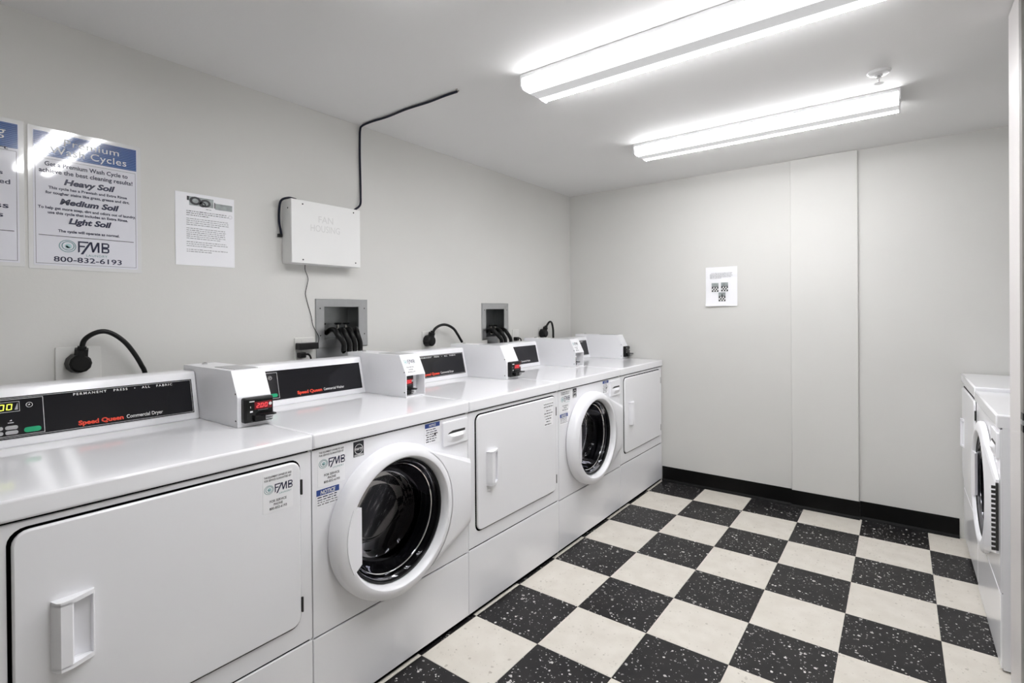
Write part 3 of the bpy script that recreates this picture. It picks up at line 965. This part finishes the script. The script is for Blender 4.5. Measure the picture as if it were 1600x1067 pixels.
    # stickers
    if stick:
        xs = 0.0003
        y0 = -hw
        stickers_fmb(t, xs, y0 + .020, .840, .096, .114)
        F = at(xs + .0008)
        slab('efficiency_label', y0 + .148, .788, y0 + .188, .837, .001, xs, xs + .0004, 'black_ink', t, .0002)
        disc(t, 'label_print', 'white_ink', F, y0 + .168, .812, .0165, .0145, 20)
        text(t, 'label_print', 'white_ink', F, 'energy', y0 + .167, .809, .030, .0105, .02, shear=.3)
        rect(t, 'label_print', 'white_ink', F, y0 + .151, .789, y0 + .185, .7955)
        text(t, 'label_star', 'black_ink', at(xs + .0012), 'ENERGY STAR', y0 + .168, .7905, .031, .0038, .01)
        slab('notice_label', y0 + .014, .664, y0 + .094, .719, .001, xs, xs + .0004, 'sticker', t, .0002)
        rect(t, 'notice_header', 'blue_ink', F, y0 + .0145, .700, y0 + .0935, .7185)
        text(t, 'notice_title', 'white_ink', at(xs + .0012), 'NOTICE', y0 + .054, .703, .052, .0115, .04, shear=.15)
        rn = random.Random(5)
        for k in range(4):
            word_lines(t, 'label_text', 'navy_ink' if k < 2 else 'grey_ink', F, y0 + .018, y0 + .090, .693 - k * .0075, .0034, rn.uniform(.8, 1), rn)
        slab('instruction_label', hw - .238, .762, hw - .160, .839, .001, xs, xs + .0004, 'sticker', t, .0002)
        rect(t, 'notice_header', 'blue_ink', F, hw - .2375, .822, hw - .1605, .8385)
        text(t, 'notice_title', 'white_ink', at(xs + .0012), 'NOTICE', hw - .199, .826, .034, .008, .03)
        for k in range(6):
            word_lines(t, 'label_text', 'navy_ink' if k < 2 else 'black_ink', F, hw - .233 + rn.uniform(0, .012), hw - .168, .813 - k * .0088, .0036, rn.uniform(.75, 1), rn)
        disc(t, 'label_text', 'black_ink', F, hw - .186, .795, .005, 0, 14)
    return t

div = [-3.551, -2.843, -2.145, -1.448, -0.715, -0.008]
wd = [div[i + 1] - div[i] for i in range(5)]
ct = [(div[i + 1] + div[i]) / 2 for i in range(5)]
dryer(XF, ct[0], 0, wd[0], 'white dryer in the foreground at the left edge with large plain door', 'full')
washer(XF, ct[1], 0, wd[1], 'white front-load washer beside the foreground dryer, nearer round door')
dryer(XF, ct[2], 0, wd[2], 'white dryer between the two round-door washers', 'plain')
washer(XF, ct[3], 0, wd[3], 'white front-load washer farther down the left row, smaller round door')
dryer(XF, ct[4], 0, wd[4], 'white dryer at the far end of the left row by the back wall', 'none')
XRF = 2.458
dryer(XRF, -0.322, math.pi, 0.62, 'white dryer on the right side against the back wall', 'none', 0.010, False, (0.76, 0.42), 0.62)
washer(XRF, -0.962, math.pi, 0.650, 'white front-load washer on the right side beside the door jamb', -0.006, False, False, 0.42)

# ------------------------------------------------------------------ payment meters on the worktops
def meter(yd, kind, label, y1off=0.018, sticker=False, lit=True):
    """white steel meter case; yd is the right end of the machine it stands on"""
    y0, y1 = yd - 0.091, yd + y1off
    t = empty('payment_meter', (0.30, (y0 + y1) / 2, ZT))
    tag(t, label, 'payment meter', 'payment meters on the machines')
    hw = (y1 - y0) / 2
    X = lambda x: x - 0.30
    xb, xt, xf = .100, .466, .508
    zs, zt = 0.096, 0.180           # top of the upright front, top of the case (above the worktop)
    e = 0.0006
    if kind == 'flush':
        prof = [(X(xb), e), (X(xf), e), (X(xf), zs), (X(xt), zt), (X(xb), zt)]
        c = prism('case', prof, 'y', -hw, hw, 'meter', t, 0.0012, 2)
    else:
        bm = bmesh.new()
        prof = [(X(xb), e), (X(xf - .055), e), (X(xf - .055), zs - .003), (X(xf), zs - .003), (X(xf), zs), (X(xt), zt), (X(xb), zt)]
        add_prism(bm, prof, 'y', -hw, hw)
        for a, b in ((-hw, -hw + .003), (hw - .003, hw)):
            add_box(bm, (X(xf - .055), a, e), (X(xf), b, zs - .003))
        add_box(bm, (X(xf - .055), -hw + .003, e), (X(xf), hw - .003, e + .004))
        c = from_bm('case', bm, 'meter', t, 30)
    # top inset plate and lock
    box('top_plate', (X(.300), -hw + .022, zt + .0003), (X(.445), hw - .010, zt + .0018), 'grey_key', t)
    lathe('lock', [(0.0, 0.0003), (0.009, 0.0003), (0.009, 0.005), (0.006, 0.008), (0.0, 0.008)], (X(.165), -hw + .045, zt), 'chrome', t, 'z', 16)
    for zz, nm in ((zs + .012, 'rivet'), (0.022, 'rivet')):
        lathe(nm, [(0.0, -0.0022), (0.0025, -0.0018), (0.0025, -0.0001)], (X(xf - .010), -hw, zz), 'hinge_grey', t, 'y', 10)
    # reader
    if kind == 'flush':
        xr, ry0, ry1, rz0, rz1 = X(xf), -hw + .012, hw - .001, .014, .094
    else:
        xr, ry0, ry1, rz0, rz1 = X(xf - .0545), -hw + .0035, hw - .034, .006, .092
    r = slab('card_reader', ry0, rz0, ry1, rz1, .006 if kind == 'flush' else .002, xr + .0003, xr + .018, 'black', t, .004)
    xq = xr + .0182
    fc = slab('reader_face', ry0 + .008, rz0 + .010, ry1 - .004, rz1 - .006, .002, xq, xq + .0012, 'reader', r, .0005)
    F = at(xq + .0016)
    wdt = ry1 - ry0
    dz = rz0 + (rz1 - rz0) * .56
    slab('display', ry0 + wdt * .34, dz - .004, ry1 - wdt * .07, dz + .020, .001, xq + .0013, xq + .0017, 'red_window' if lit else 'reader', r, .0002)
    seg7(r, 'display_digits', 'red_led' if lit else 'grey_ink', at(xq + .0021), '2.00', ry0 + wdt * .40, dz + .001, wdt * .095, .0140, wdt * .135)
    disc(r, 'reader_lettering', 'white_ink', at(xq + .0022), ry1 - wdt * .125, dz + .010, .0052, 0, 14)
    rect(r, 'reader_lettering', 'white_ink', F, ry0 + wdt * .17, dz + .021, ry0 + wdt * .34, dz + .0245)
    rect(r, 'reader_lettering', 'white_ink', F, ry0 + wdt * .19, dz - .012, ry0 + wdt * .28, dz - .007)
    rect(r, 'reader_lettering', 'white_ink', F, ry0 + wdt * .20, dz + .002, ry0 + wdt * .215, dz + .008)
    rect(r, 'reader_lettering', 'grey_ink', F, ry0 + wdt * .45, dz - .0075, ry0 + wdt * .8, dz - .0062)
    # card slot: lower jaw and protruding tongue
    box('slot_jaw', (xq - .004, ry0 + wdt * .30, rz0 + .003), (xq + .014, ry0 + wdt * .66, rz0 + .022), 'black', r, .002)
    prism('slot_tongue', [(xq - .002, ry0 + wdt * .35), (xq + .030, ry0 + wdt * .62), (xq + .036, ry0 + wdt * .80), (xq + .030, ry1 - .006), (xq - .002, ry1 - .003)], 'z', rz0 + .0225, rz0 + .0275, 'black', r, .001)
    box('slot_label', (xq - .002, ry0 + wdt * .66 + .0005, rz0 + .006), (xq + .010, ry1 - .004, rz0 + .019), 'sticker', r, .0008)
    text(r, 'slot_lettering', 'black_ink', at(xq + .0104), 'INSERT', (ry0 + wdt * .66 + ry1 - .004) / 2, rz0 + .009, wdt * .24, .006, .03)
    if sticker:
        v = Vector((X(xt) - X(xf), 0, zt - zs)); L = v.length; v.normalize()
        n = Vector((v.z, 0, -v.x))
        def Fm(off):
            return Matrix(((0, v.x, n.x, X(xf) + n.x * off), (1, 0, n.y, 0), (0, v.z, n.z, zs + n.z * off), (0, 0, 0, 1)))
        bm = bmesh.new()
        q = ((-hw + .004, .006), (-hw + .070, .006), (-hw + .070, L - .006), (-hw + .004, L - .006))
        A = [bm.verts.new(Fm(.0002) @ Vector((a, b, 0))) for a, b in q]
        B = [bm.verts.new(Fm(.0006) @ Vector((a, b, 0))) for a, b in q]
        bm.faces.new(B)
        for i in range(4):
            bm.faces.new((A[i], A[(i + 1) % 4], B[(i + 1) % 4], B[i]))
        st = from_bm('service_sticker', bm, 'sticker', t)
        G = Fm(.001)
        fmb_logo(st, G, -hw + .007, L - .044, .0195)
        for k, (s_, ww) in enumerate((('FOR SERVICE', .040), ('PHONE', .025), ('800-832-6193', .042))):
            text(st, 'sticker_lettering', 'black_ink', G, s_, -hw + .036, L - .062 - k * .011, ww, .0055, .02)
    return t

meter(div[1], 'flush', 'white payment meter on the foreground dryer with clearly lit red digits')
meter(div[2], 'recess', 'white payment meter with a logo sticker on the nearer washer, reader set in a recess', sticker=True)
meter(div[3], 'flush', 'white payment meter on the dryer between the two washers')
meter(div[4], 'recess', 'white payment meter on the farther washer, reader set in a recess', sticker=True)
meter(div[5], 'flush', 'white payment meter on the farthest dryer by the back wall', y1off=0.002, lit=False)

# ------------------------------------------------------------------ things on the left wall
def poster_sheet(name, yc, z0, z1, w, label):
    h = z1 - z0
    t = empty(name, (0.0, yc, z0))
    tag(t, label, 'poster', 'laminated laundry posters')
    slab('laminate', -w / 2, 0, w / 2, h, .004, .0004, .0014, 'lam_edge', t, .0004)
    e = .012
    slab('sheet', -w / 2 + e, e, w / 2 - e, h - e, .001, .0015, .0018, 'poster', t, .0001)
    return t, w, h

def blue_band(t, F, F2, w, h):
    e = .014
    v0, v1 = h - e - .076, h - e
    rect(t, 'blue_header', 'lam_blue', F, -w / 2 + e, v0, w / 2 - e, v1)
    for k in range(13):
        v = v0 + .003 + k * .0058
        rect(t, 'header_stripes', 'pale_blue', F2, -w / 2 + e, v, w / 2 - e, v + .0007 + .0010 * (1 - k / 13))
    frame(t, 'border_line', 'black_ink', F, -w / 2 + .017, .018, w / 2 - .017, v0 - .008, .0009)
    rect(t, 'border_line', 'black_ink', F2, -w / 2 + .024, .108, w / 2 - .024, .1098)

p, w, h = poster_sheet('wash_cycle_poster', -3.180, 1.404, 1.857, .302, 'laminated poster headed Premium Wash Cycles with blue band and phone number')
F, F2, F3 = at(.0021), at(.0024), at(.0027)
blue_band(p, F, F2, w, h)
text(p, 'header_lettering', 'white_ink', F3, 'Premium', .012, h - .048, .148, .022, 0, space=1.05)
text(p, 'header_lettering', 'white_ink', F3, 'Wash Cycles', .005, h - .079, .205, .023, 0, space=1.05)
text(p, 'bold_lettering', 'navy_ink', F2, 'Get a Premium Wash Cycle to', .0, .332, .222, .0135, .024)
text(p, 'bold_lettering', 'navy_ink', F2, 'achieve the best cleaning results!', .0, .310, .250, .0135, .024)
for s_, v, ww in (('Heavy Soil', .278, .138), ('Medium Soil', .213, .160), ('Light Soil', .152, .116)):
    text(p, 'bold_lettering', 'navy_ink', F2, s_, .005, v, ww, .0180, .045, shear=.25)
for s_, v, ww in (('This cycle has a Prewash and Extra Rinse', .259, .210), ('for tougher stains like grass, grease and dirt.', .243, .225),
                  ('To help get more soap, dirt and odors out of laundry,', .194, .262), ('use this cycle that includes an Extra Rinse.', .179, .215), ('The cycle will operate as normal.', .122, .165)):
    text(p, 'small_lettering', 'navy_ink', F2, s_, .003, v, ww, .0085, .032)
fmb_logo(p, F2, -.078, .058, .0400)
text(p, 'bold_lettering', 'navy_ink', F2, '800-832-6193', .0, .026, .182, .0165, .012)

p, w, h = poster_sheet('wash_tips_poster', -3.490, 1.407, 1.861, .302, 'laminated poster cut off by the left picture edge')
blue_band(p, F, F2, w, h)
text(p, 'header_lettering', 'white_ink', F3, 'g', w / 2 - .052, h - .056, .022, .028, 0, shear=.15)
for s_, v, ww, hh in (('dirt', .358, .045, .011), ('ues', .280, .036, .0125), ('sired', .252, .052, .0140), ('oss', .178, .052, .0165), ('es', .150, .032, .0150)):
    text(p, 'bold_lettering', 'navy_ink', F2, s_, w / 2 - .036 - ww / 2 + (.004 if s_ == 'sired' else 0) - (.012 if s_ in ('es', 'ues') else 0), v, ww, hh, .018)

# printed notice sheet
n1 = empty('printed_notice', (0.0, -2.812, 1.444))
tag(n1, 'white printed letter-size notice on the wall between the posters and white box', 'notice')
slab('sheet', -.108, 0, .108, .279, .001, .0004, .0016, 'paper', n1, .0002)
F, F2 = at(.0020), at(.0024)
rect(n1, 'photo_print', 'photo_grey', F, -.060, .232, .028, .266)
rect(n1, 'photo_print', 'photo_grey', F, .034, .228, .100, .252)
for u, v, r_ in ((-.038, .251, .016), (-.002, .246, .015), (-.012, .240, .010)):
    disc(n1, 'photo_dark', 'black_ink', F2, u, v, r_, r_ * .55, 18, sx=1.3)
rect(n1, 'photo_dark', 'black_ink', F2, .031, .232, .034, .255)
rect(n1, 'photo_dark', 'black_ink', F2, -.068, .250, -.060, .266)
rn = random.Random(11)
zz = .222
for para, n_ in ((1, 1), (2, 3), (3, 4), (4, 6), (5, 3), (6, 2)):
    for k in range(n_):
        word_lines(n1, 'printed_lines', 'black_ink' if para == 2 else 'grey_ink', F, (-.070 if para > 1 else .0), (.085 if para > 1 else .03), zz, .0026, rn.uniform(.9, 1) if k < n_ - 1 else rn.uniform(.5, .9), rn)
        zz -= .0078
    zz -= .0058
disc(n1, 'printed_lines', 'grey_ink', F, .092, .205, .007, .0062, 16)

# white box with embossed lettering, its cables and adapter
fb = empty('fan_housing_box', (0.0, -2.320, 1.477))
tag(fb, 'flat white metal box with embossed lettering mounted high on the left wall', 'box')
box('case', (.0004, -.180, 0), (.0745, .180, .280), 'boxwhite', fb, .004, 2)
box('cover', (.0747, -.178, .001), (.0770, .178, .279), 'boxwhite', fb, .001)
def emboss_shade(body, u, v, ww, hh):
    text(fb, 'emboss_shade_lettering', 'emboss_shade', at(.0776), body, u, v, ww, hh, 0)  # flat letters, embossing suggested by painted shade only
emboss_shade('FAN', -.010, .190, .075, .030)
emboss_shade('HOUSING', -.012, .148, .150, .030)
for yy, zz in ((-.125, .262), (.140, .262), (-.125, .016), (.150, .020)):
    lathe('screw', [(0.0, 0.0018), (0.0032, 0.0012), (0.0035, 0.0001)], (.0772, yy, zz), 'hinge_grey', fb, 'x', 12)
lathe('screw', [(0.0, -0.0018), (0.0032, -0.0012), (0.0035, -0.0001)], (.052, -.1802, .240), 'hinge_grey', fb, 'y', 12)
cw = tube('data_cable', [(.030, -2.150, 1.7585), (.028, -2.132, 1.770), (.018, -2.096, 1.800), (.009, -2.086, 1.850), (.008, -2.086, 1.93), (.0075, -2.088, 2.05), (.0075, -2.087, 2.13), (.010, -2.086, 2.180),
                         (.026, -2.087, 2.196), (.10, -2.090, 2.1985), (.22, -2.084, 2.1980), (.36, -2.090, 2.1985), (.50, -2.084, 2.198), (.60, -2.088, 2.1975), (.676, -2.087, 2.197)], .0052, 'cable', None, 10, 6)
tag(cw, 'dark navy cable running from the white box up the wall and across the ceiling', 'cable')
for k, (a, b, c_) in enumerate((((.670, -2.081, 2.1983), (.682, -2.079, 2.2050), .002), ((.676, -2.097, 2.1983), (.688, -2.095, 2.2050), .002))):
    box('cable_end', a, b, 'brass', cw, .001)
lc = tube('cable_loop', [(.040, -2.455, 1.7625), (.040, -2.490, 1.764), (.028, -2.516, 1.750), (.020, -2.521, 1.715), (.014, -2.519, 1.66), (.010, -2.511, 1.625), (.0070, -2.506, 1.600)], .0050, 'cable', None, 10, 8)
tag(lc, 'short dark cable loop at the left side of the white box', 'cable')
box('wall_clip', (.0005, -2.522, 1.592), (.012, -2.502, 1.606), 'black', lc, .002)

ad = empty('power_adapter', (0, -2.402, 1.092))
tag(ad, 'black plug-in power adapter with a thin wire up to the white box', 'adapter')
box('adapter_body', (.012, -.047, 0), (.052, .047, .030), 'black', ad, .003)
tube('thin_wire', [(.035, .0475, .016), (.026, .060, .028), (.014, .070, .052), (.0085, .064, .072), (.0068, .046, .105), (.0055, .038, .150), (.004, .028, .186), (.005, .012, .240), (.006, .010, .262), (.008, .022, .320), (.012, .006, .360), (.020, .000, .3838)], .0016, 'rubber', ad, 6)

# outlet plates
def plate(yc, z1, w, h, label, tag2='outlet plates on the left wall', hole=True):
    t = empty('outlet_plate', (0, yc, z1 - h))
    tag(t, label, 'outlet', tag2)
    slab('cover_plate', -w / 2, 0, w / 2, h, .004, .0004, .006, 'plate', t, .002)
    lathe('receptacle', [(0.0, .0078), (0.027, .0078), (0.027, .0061)], (0, 0, h * .52), 'plate', t, 'x', 24) if hole else box('receptacle', (.0061, -.017, .010), (.0078, .017, h - .012), 'plate', t, .001)
    return t
plate(-3.211, 1.151, .120, .118, 'white outlet plate behind the foreground dryer')
plate(-2.398, 1.145, .098, .118, 'white outlet plate behind the power adapter', hole=False)
plate(-1.614, 1.148, .114, .118, 'white outlet plate behind the dryer between the washers')
plate(-.775, 1.131, .074, .116, 'white outlet plate right of the farther water supply box', hole=False)
plate(-.415, 1.141, .114, .118, 'white outlet plate behind the farthest dryer')

def dryer_cord(yc, zc, path, label, tilt=0.0):
    t = empty('dryer_cord', (0, yc, zc))
    tag(t, label, 'power cord', 'dryer power cords plugged into the wall')
    p = lathe('plug', [(0.0, .0545), (0.024, .0535), (0.030, .048), (0.031, .030), (0.034, .016), (0.034, .0085), (0.0, .0085)], (0, 0, 0), 'rubber', t, 'x', 12, smooth=25)
    bm = bmesh.new()
    add_tube(bm, [(.034, 0.004, .012), (.038, .004 + tilt * .3, .034), (.042, .004 + tilt * .6, .048)], .019, 8, 4)
    add_tube(bm, [(.042, .004 + tilt * .6, .044), (.044, .005 + tilt, .056)], .0125, 8, 3)
    from_bm('strain_relief', bm, 'rubber', p, 40)
    tube('cable', [(x, y - yc, z - zc) for x, y, z in path], .0078, 'rubber', t, 12)
    return t
dryer_cord(-3.216, 1.097, [(.044, -3.213, 1.136), (.050, -3.207, 1.172), (.055, -3.183, 1.194), (.058, -3.154, 1.2), (.058, -3.125, 1.186), (.058, -3.096, 1.158), (.056, -3.070, 1.118), (.054, -3.050, 1.078), (.052, -3.038, 1.045), (.050, -3.030, .96)],
           'black power cord arching from the outlet behind the foreground dryer')
dryer_cord(-1.636, 1.092, [(.044, -1.632, 1.134), (.050, -1.610, 1.163), (.055, -1.578, 1.179), (.058, -1.543, 1.183), (.058, -1.505, 1.175), (.058, -1.465, 1.155), (.056, -1.434, 1.125), (.056, -1.411, 1.097), (.056, -1.392, 1.074)],
           'black power cord arching from the outlet behind the middle dryer', .006)
dryer_cord(-.452, 1.090, [(.044, -.446, 1.132), (.047, -.432, 1.152), (.050, -.402, 1.176), (.050, -.372, 1.168), (.050, -.353, 1.12), (.050, -.350, 1.06), (.050, -.350, .98)],
           'black power cord arching from the outlet behind the farthest dryer', .008)

def small_plug(yc, zc, label):
    t = empty('washer_plug', (0, yc, zc))
    tag(t, label, 'plug', 'small black washer plugs')
    box('plug_body', (.008, -.016, -.012), (.036, .016, .013), 'rubber', t, .004)
    tube('cable', [(.030, .012, .004), (.036, .026, .002), (.036, .036, -.012), (.034, .040, -.04), (.034, .042, -.11)], .0045, 'rubber', t, 8)
small_plug(-2.424, 1.066, 'small black plug and cord under the power adapter')
small_plug(-.790, 1.064, 'small black plug beside the farther water supply box')

# water supply boxes
def supply_box(y0, y1, z0, z1, iy0, iy1, iz0, iz1, lp, label):
    yc = (y0 + y1) / 2
    t = empty('water_supply_box', (0, yc, z0))
    tag(t, label, 'supply box', 'steel water supply boxes on the left wall')
    q = lambda y: y - yc
    r_ = lambda z: z - z0
    # frame: four-sided steel flange
    bm = bmesh.new()
    P0 = [(q(y0), 0), (q(y1), 0), (q(y1), r_(z1)), (q(y0), r_(z1))]
    P1 = [(q(iy0), r_(iz0)), (q(iy1), r_(iz0)), (q(iy1), r_(iz1)), (q(iy0), r_(iz1))]
    V = [[bm.verts.new((x, *p)) for p in P] for x, P in ((.0004, P0), (.006, P0), (.0075, [(a * .985, b + (.002 if b < .01 else -.002)) for a, b in P0]), (.0075, P1), (.0004, P1))]
    for A, B in zip(V, V[1:]):
        for i in range(4):
            bm.faces.new((A[i], A[(i + 1) % 4], B[(i + 1) % 4], B[i]))
    from_bm('frame', bm, 'steel', t)
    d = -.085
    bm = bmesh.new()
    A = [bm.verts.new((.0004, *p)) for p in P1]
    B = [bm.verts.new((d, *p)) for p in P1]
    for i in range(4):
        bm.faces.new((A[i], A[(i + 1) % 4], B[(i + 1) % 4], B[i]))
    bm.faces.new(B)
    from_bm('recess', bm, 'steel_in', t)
    for yy in (y0 + .022, y1 - .020):
        for zz in (z0 + .06, z1 - .045):
            lathe('screw', [(0.0, 0.0018), (0.003, 0.0012), (0.0032, 0.0001)], (.0076, q(yy), r_(zz)), 'hinge_grey', t, 'x', 10)
    bh = iz1 - iz0
    for k, f in enumerate((.10, .55, .78)):
        yv = q(iy0 + (iy1 - iy0) * f)
        v = lathe('valve', [(0.0, -.012), (0.010, -.012), (0.010, .002), (0.014, .004), (0.014, .018), (0.009, .020), (0.009, .034), (0.0, .034)], (-.040, yv, r_(iz0 + .026)), 'brass', t, 'z', 14)
        lathe('valve_wheel', [(0.0, .052), (0.016, .052), (0.019, .048), (0.016, .043), (0.0, .043)], (-.040, yv, r_(iz0 + .026)), 'black', v, 'z', 10, smooth=20)
        lathe('valve_stem', [(0.0, .0432), (0.004, .0432), (0.004, .0342), (0.0, .0342)], (-.040, yv, r_(iz0 + .026)), 'brass', v, 'z', 8)
    a, b, zl = lp
    box('drain_plate', (.0004, q(a), r_(zl)), (.0035, q(b), -.0005), 'steel', t)
    return t
# the wall needs real pockets for the two recesses
def cut_wall(y0, y1, z0, z1):
    w_ = bpy.data.objects['wall_left']
    me = bpy.data.meshes.new('cutter')
    bm = bmesh.new()
    add_box(bm, (-.0875, y0 - .0005, z0 - .0005), (.05, y1 + .0005, z1 + .0005))
    bmesh.ops.recalc_face_normals(bm, faces=bm.faces[:])
    bm.to_mesh(me); bm.free()
    c = bpy.data.objects.new('cutter', me)
    COL.objects.link(c)
    md = w_.modifiers.new('pocket', 'BOOLEAN')
    md.operation = 'DIFFERENCE'
    md.object = c
    md.solver = 'EXACT'
    dg = bpy.context.evaluated_depsgraph_get()
    new = bpy.data.meshes.new_from_object(w_.evaluated_get(dg))
    w_.modifiers.clear()
    w_.data = new
    bpy.data.objects.remove(c)
B1 = (-2.341, -2.050, 1.090, 1.323, -2.298, -2.104, 1.130, 1.286)
B2 = (-1.143, -.860, 1.074, 1.313, -1.105, -.910, 1.090, 1.274)
for b in (B1, B2):
    cut_wall(b[4], b[5], b[6], b[7])
supply_box(*B1, (-2.338, -2.160, .99), 'steel water supply box with hoses behind the nearer washer, below the white box')
supply_box(*B2, (-1.085, -.98, .98), 'steel water supply box with hoses behind the farther washer')

def hose(path, label, rad=.0122):
    o = tube('water_hose', path, rad, 'rubber', None, 12)
    tag(o, label, 'hose', 'black hoses from the supply boxes')
def hoses(iy0, iy1, iz0, ends, labels, zb):
    w_ = iy1 - iy0
    for (f, ym, ye), lab in zip(ends, labels):
        ys = iy0 + w_ * f
        z = iz0 + .034
        hose([(-.020, ys, z - .004), (.015, ys + (ym - ys) * .25, z + .012), (.050, ys + (ym - ys) * .7, z + .010), (.074, ym, z - .012), (.082, ye, z - .050), (.084, ye, z - .085), (.086, ye, zb)], lab)
hoses(-2.298, -2.104, 1.130, ((.14, -2.270, -2.246), (.44, -2.228, -2.215), (.66, -2.194, -2.184), (.90, -2.160, -2.153)),
      ['leftmost black hose in the nearer supply box', 'second black hose from the left in the nearer supply box', 'third black hose from the left in the nearer supply box', 'rightmost black hose in the nearer supply box'], 1.0735)
hoses(-1.105, -.910, 1.090, ((.12, -1.080, -1.040), (.45, -1.020, -.997), (.72, -.962, -.938)),
      ['leftmost black hose in the farther supply box', 'middle black hose in the farther supply box', 'rightmost black hose in the farther supply box'], .97)

# ------------------------------------------------------------------ paper on the back wall
pb = empty('photo_notice', (1.201, 0, 1.283))
pb.rotation_euler = (0, 0, -math.pi / 2)
tag(pb, 'white sheet with three small checkered-floor photos taped to the back wall', 'notice')
bm = bmesh.new()
nu, nv = 8, 10
g = []
for i in range(nu + 1):
    row = []
    for j in range(nv + 1):
        u, v = -.104 + .208 * i / nu, .270 * j / nv
        lift = .0012 + .014 * max(0, 1 - v / .07) ** 2 * (1 - i / nu * .75)
        row.append((u, v, lift))
    g.append(row)
Vt = [[bm.verts.new((x + .0006, u, v)) for u, v, x in r] for r in g]
Vb = [[bm.verts.new((x, u, v)) for u, v, x in r] for r in g]
for i in range(nu):
    for j in range(nv):
        bm.faces.new((Vt[i][j], Vt[i + 1][j], Vt[i + 1][j + 1], Vt[i][j + 1]))
        bm.faces.new((Vb[i][j], Vb[i][j + 1], Vb[i + 1][j + 1], Vb[i + 1][j]))
for i in range(nu):
    bm.faces.new((Vt[i][0], Vb[i][0], Vb[i + 1][0], Vt[i + 1][0]))
    bm.faces.new((Vt[i][nv], Vt[i + 1][nv], Vb[i + 1][nv], Vb[i][nv]))
for j in range(nv):
    bm.faces.new((Vt[0][j], Vt[0][j + 1], Vb[0][j + 1], Vb[0][j]))
    bm.faces.new((Vt[nu][j], Vb[nu][j], Vb[nu][j + 1], Vt[nu][j + 1]))
from_bm('sheet', bm, 'paper', pb, 60)
F, F2 = at(.0050), at(.0056)
rn = random.Random(4)
for k in range(5):
    word_lines(pb, 'printed_lines', 'grey_ink', F, -.074 + (.0 if k else .006), .074, .226 - k * .0085, .0028, (1, .97, 1, .95, .5)[k], rn)
for (u0, v0) in ((-.064, .098), (-.001, .100), (-.018, .032)):
    rect(pb, 'photo_print', 'photo_grey', F, u0, v0, u0 + .046, v0 + .062)
    for a in range(5):
        for b in range(3):
            if (a + b) % 2 == 0:
                uu, vv = u0 + .002 + a * .0085, v0 + .002 + b * .0105
                quad(pb, 'photo_dark', 'black_ink', F2, ((uu, vv), (uu + .0085, vv), (uu + .0100, vv + .0105), (uu + .0015, vv + .0105)))
            else:
                uu, vv = u0 + .002 + a * .0085, v0 + .002 + b * .0105
                quad(pb, 'photo_light', 'white_ink', F2, ((uu, vv), (uu + .0085, vv), (uu + .0100, vv + .0105), (uu + .0015, vv + .0105)))
    rect(pb, 'photo_dark', 'black_ink', F2, u0 + .001, v0 + .034, u0 + .045, v0 + .037)
rect(pb, 'photo_dark', 'black_ink', F2, .002, .058, .009, .082)

flush_prints()
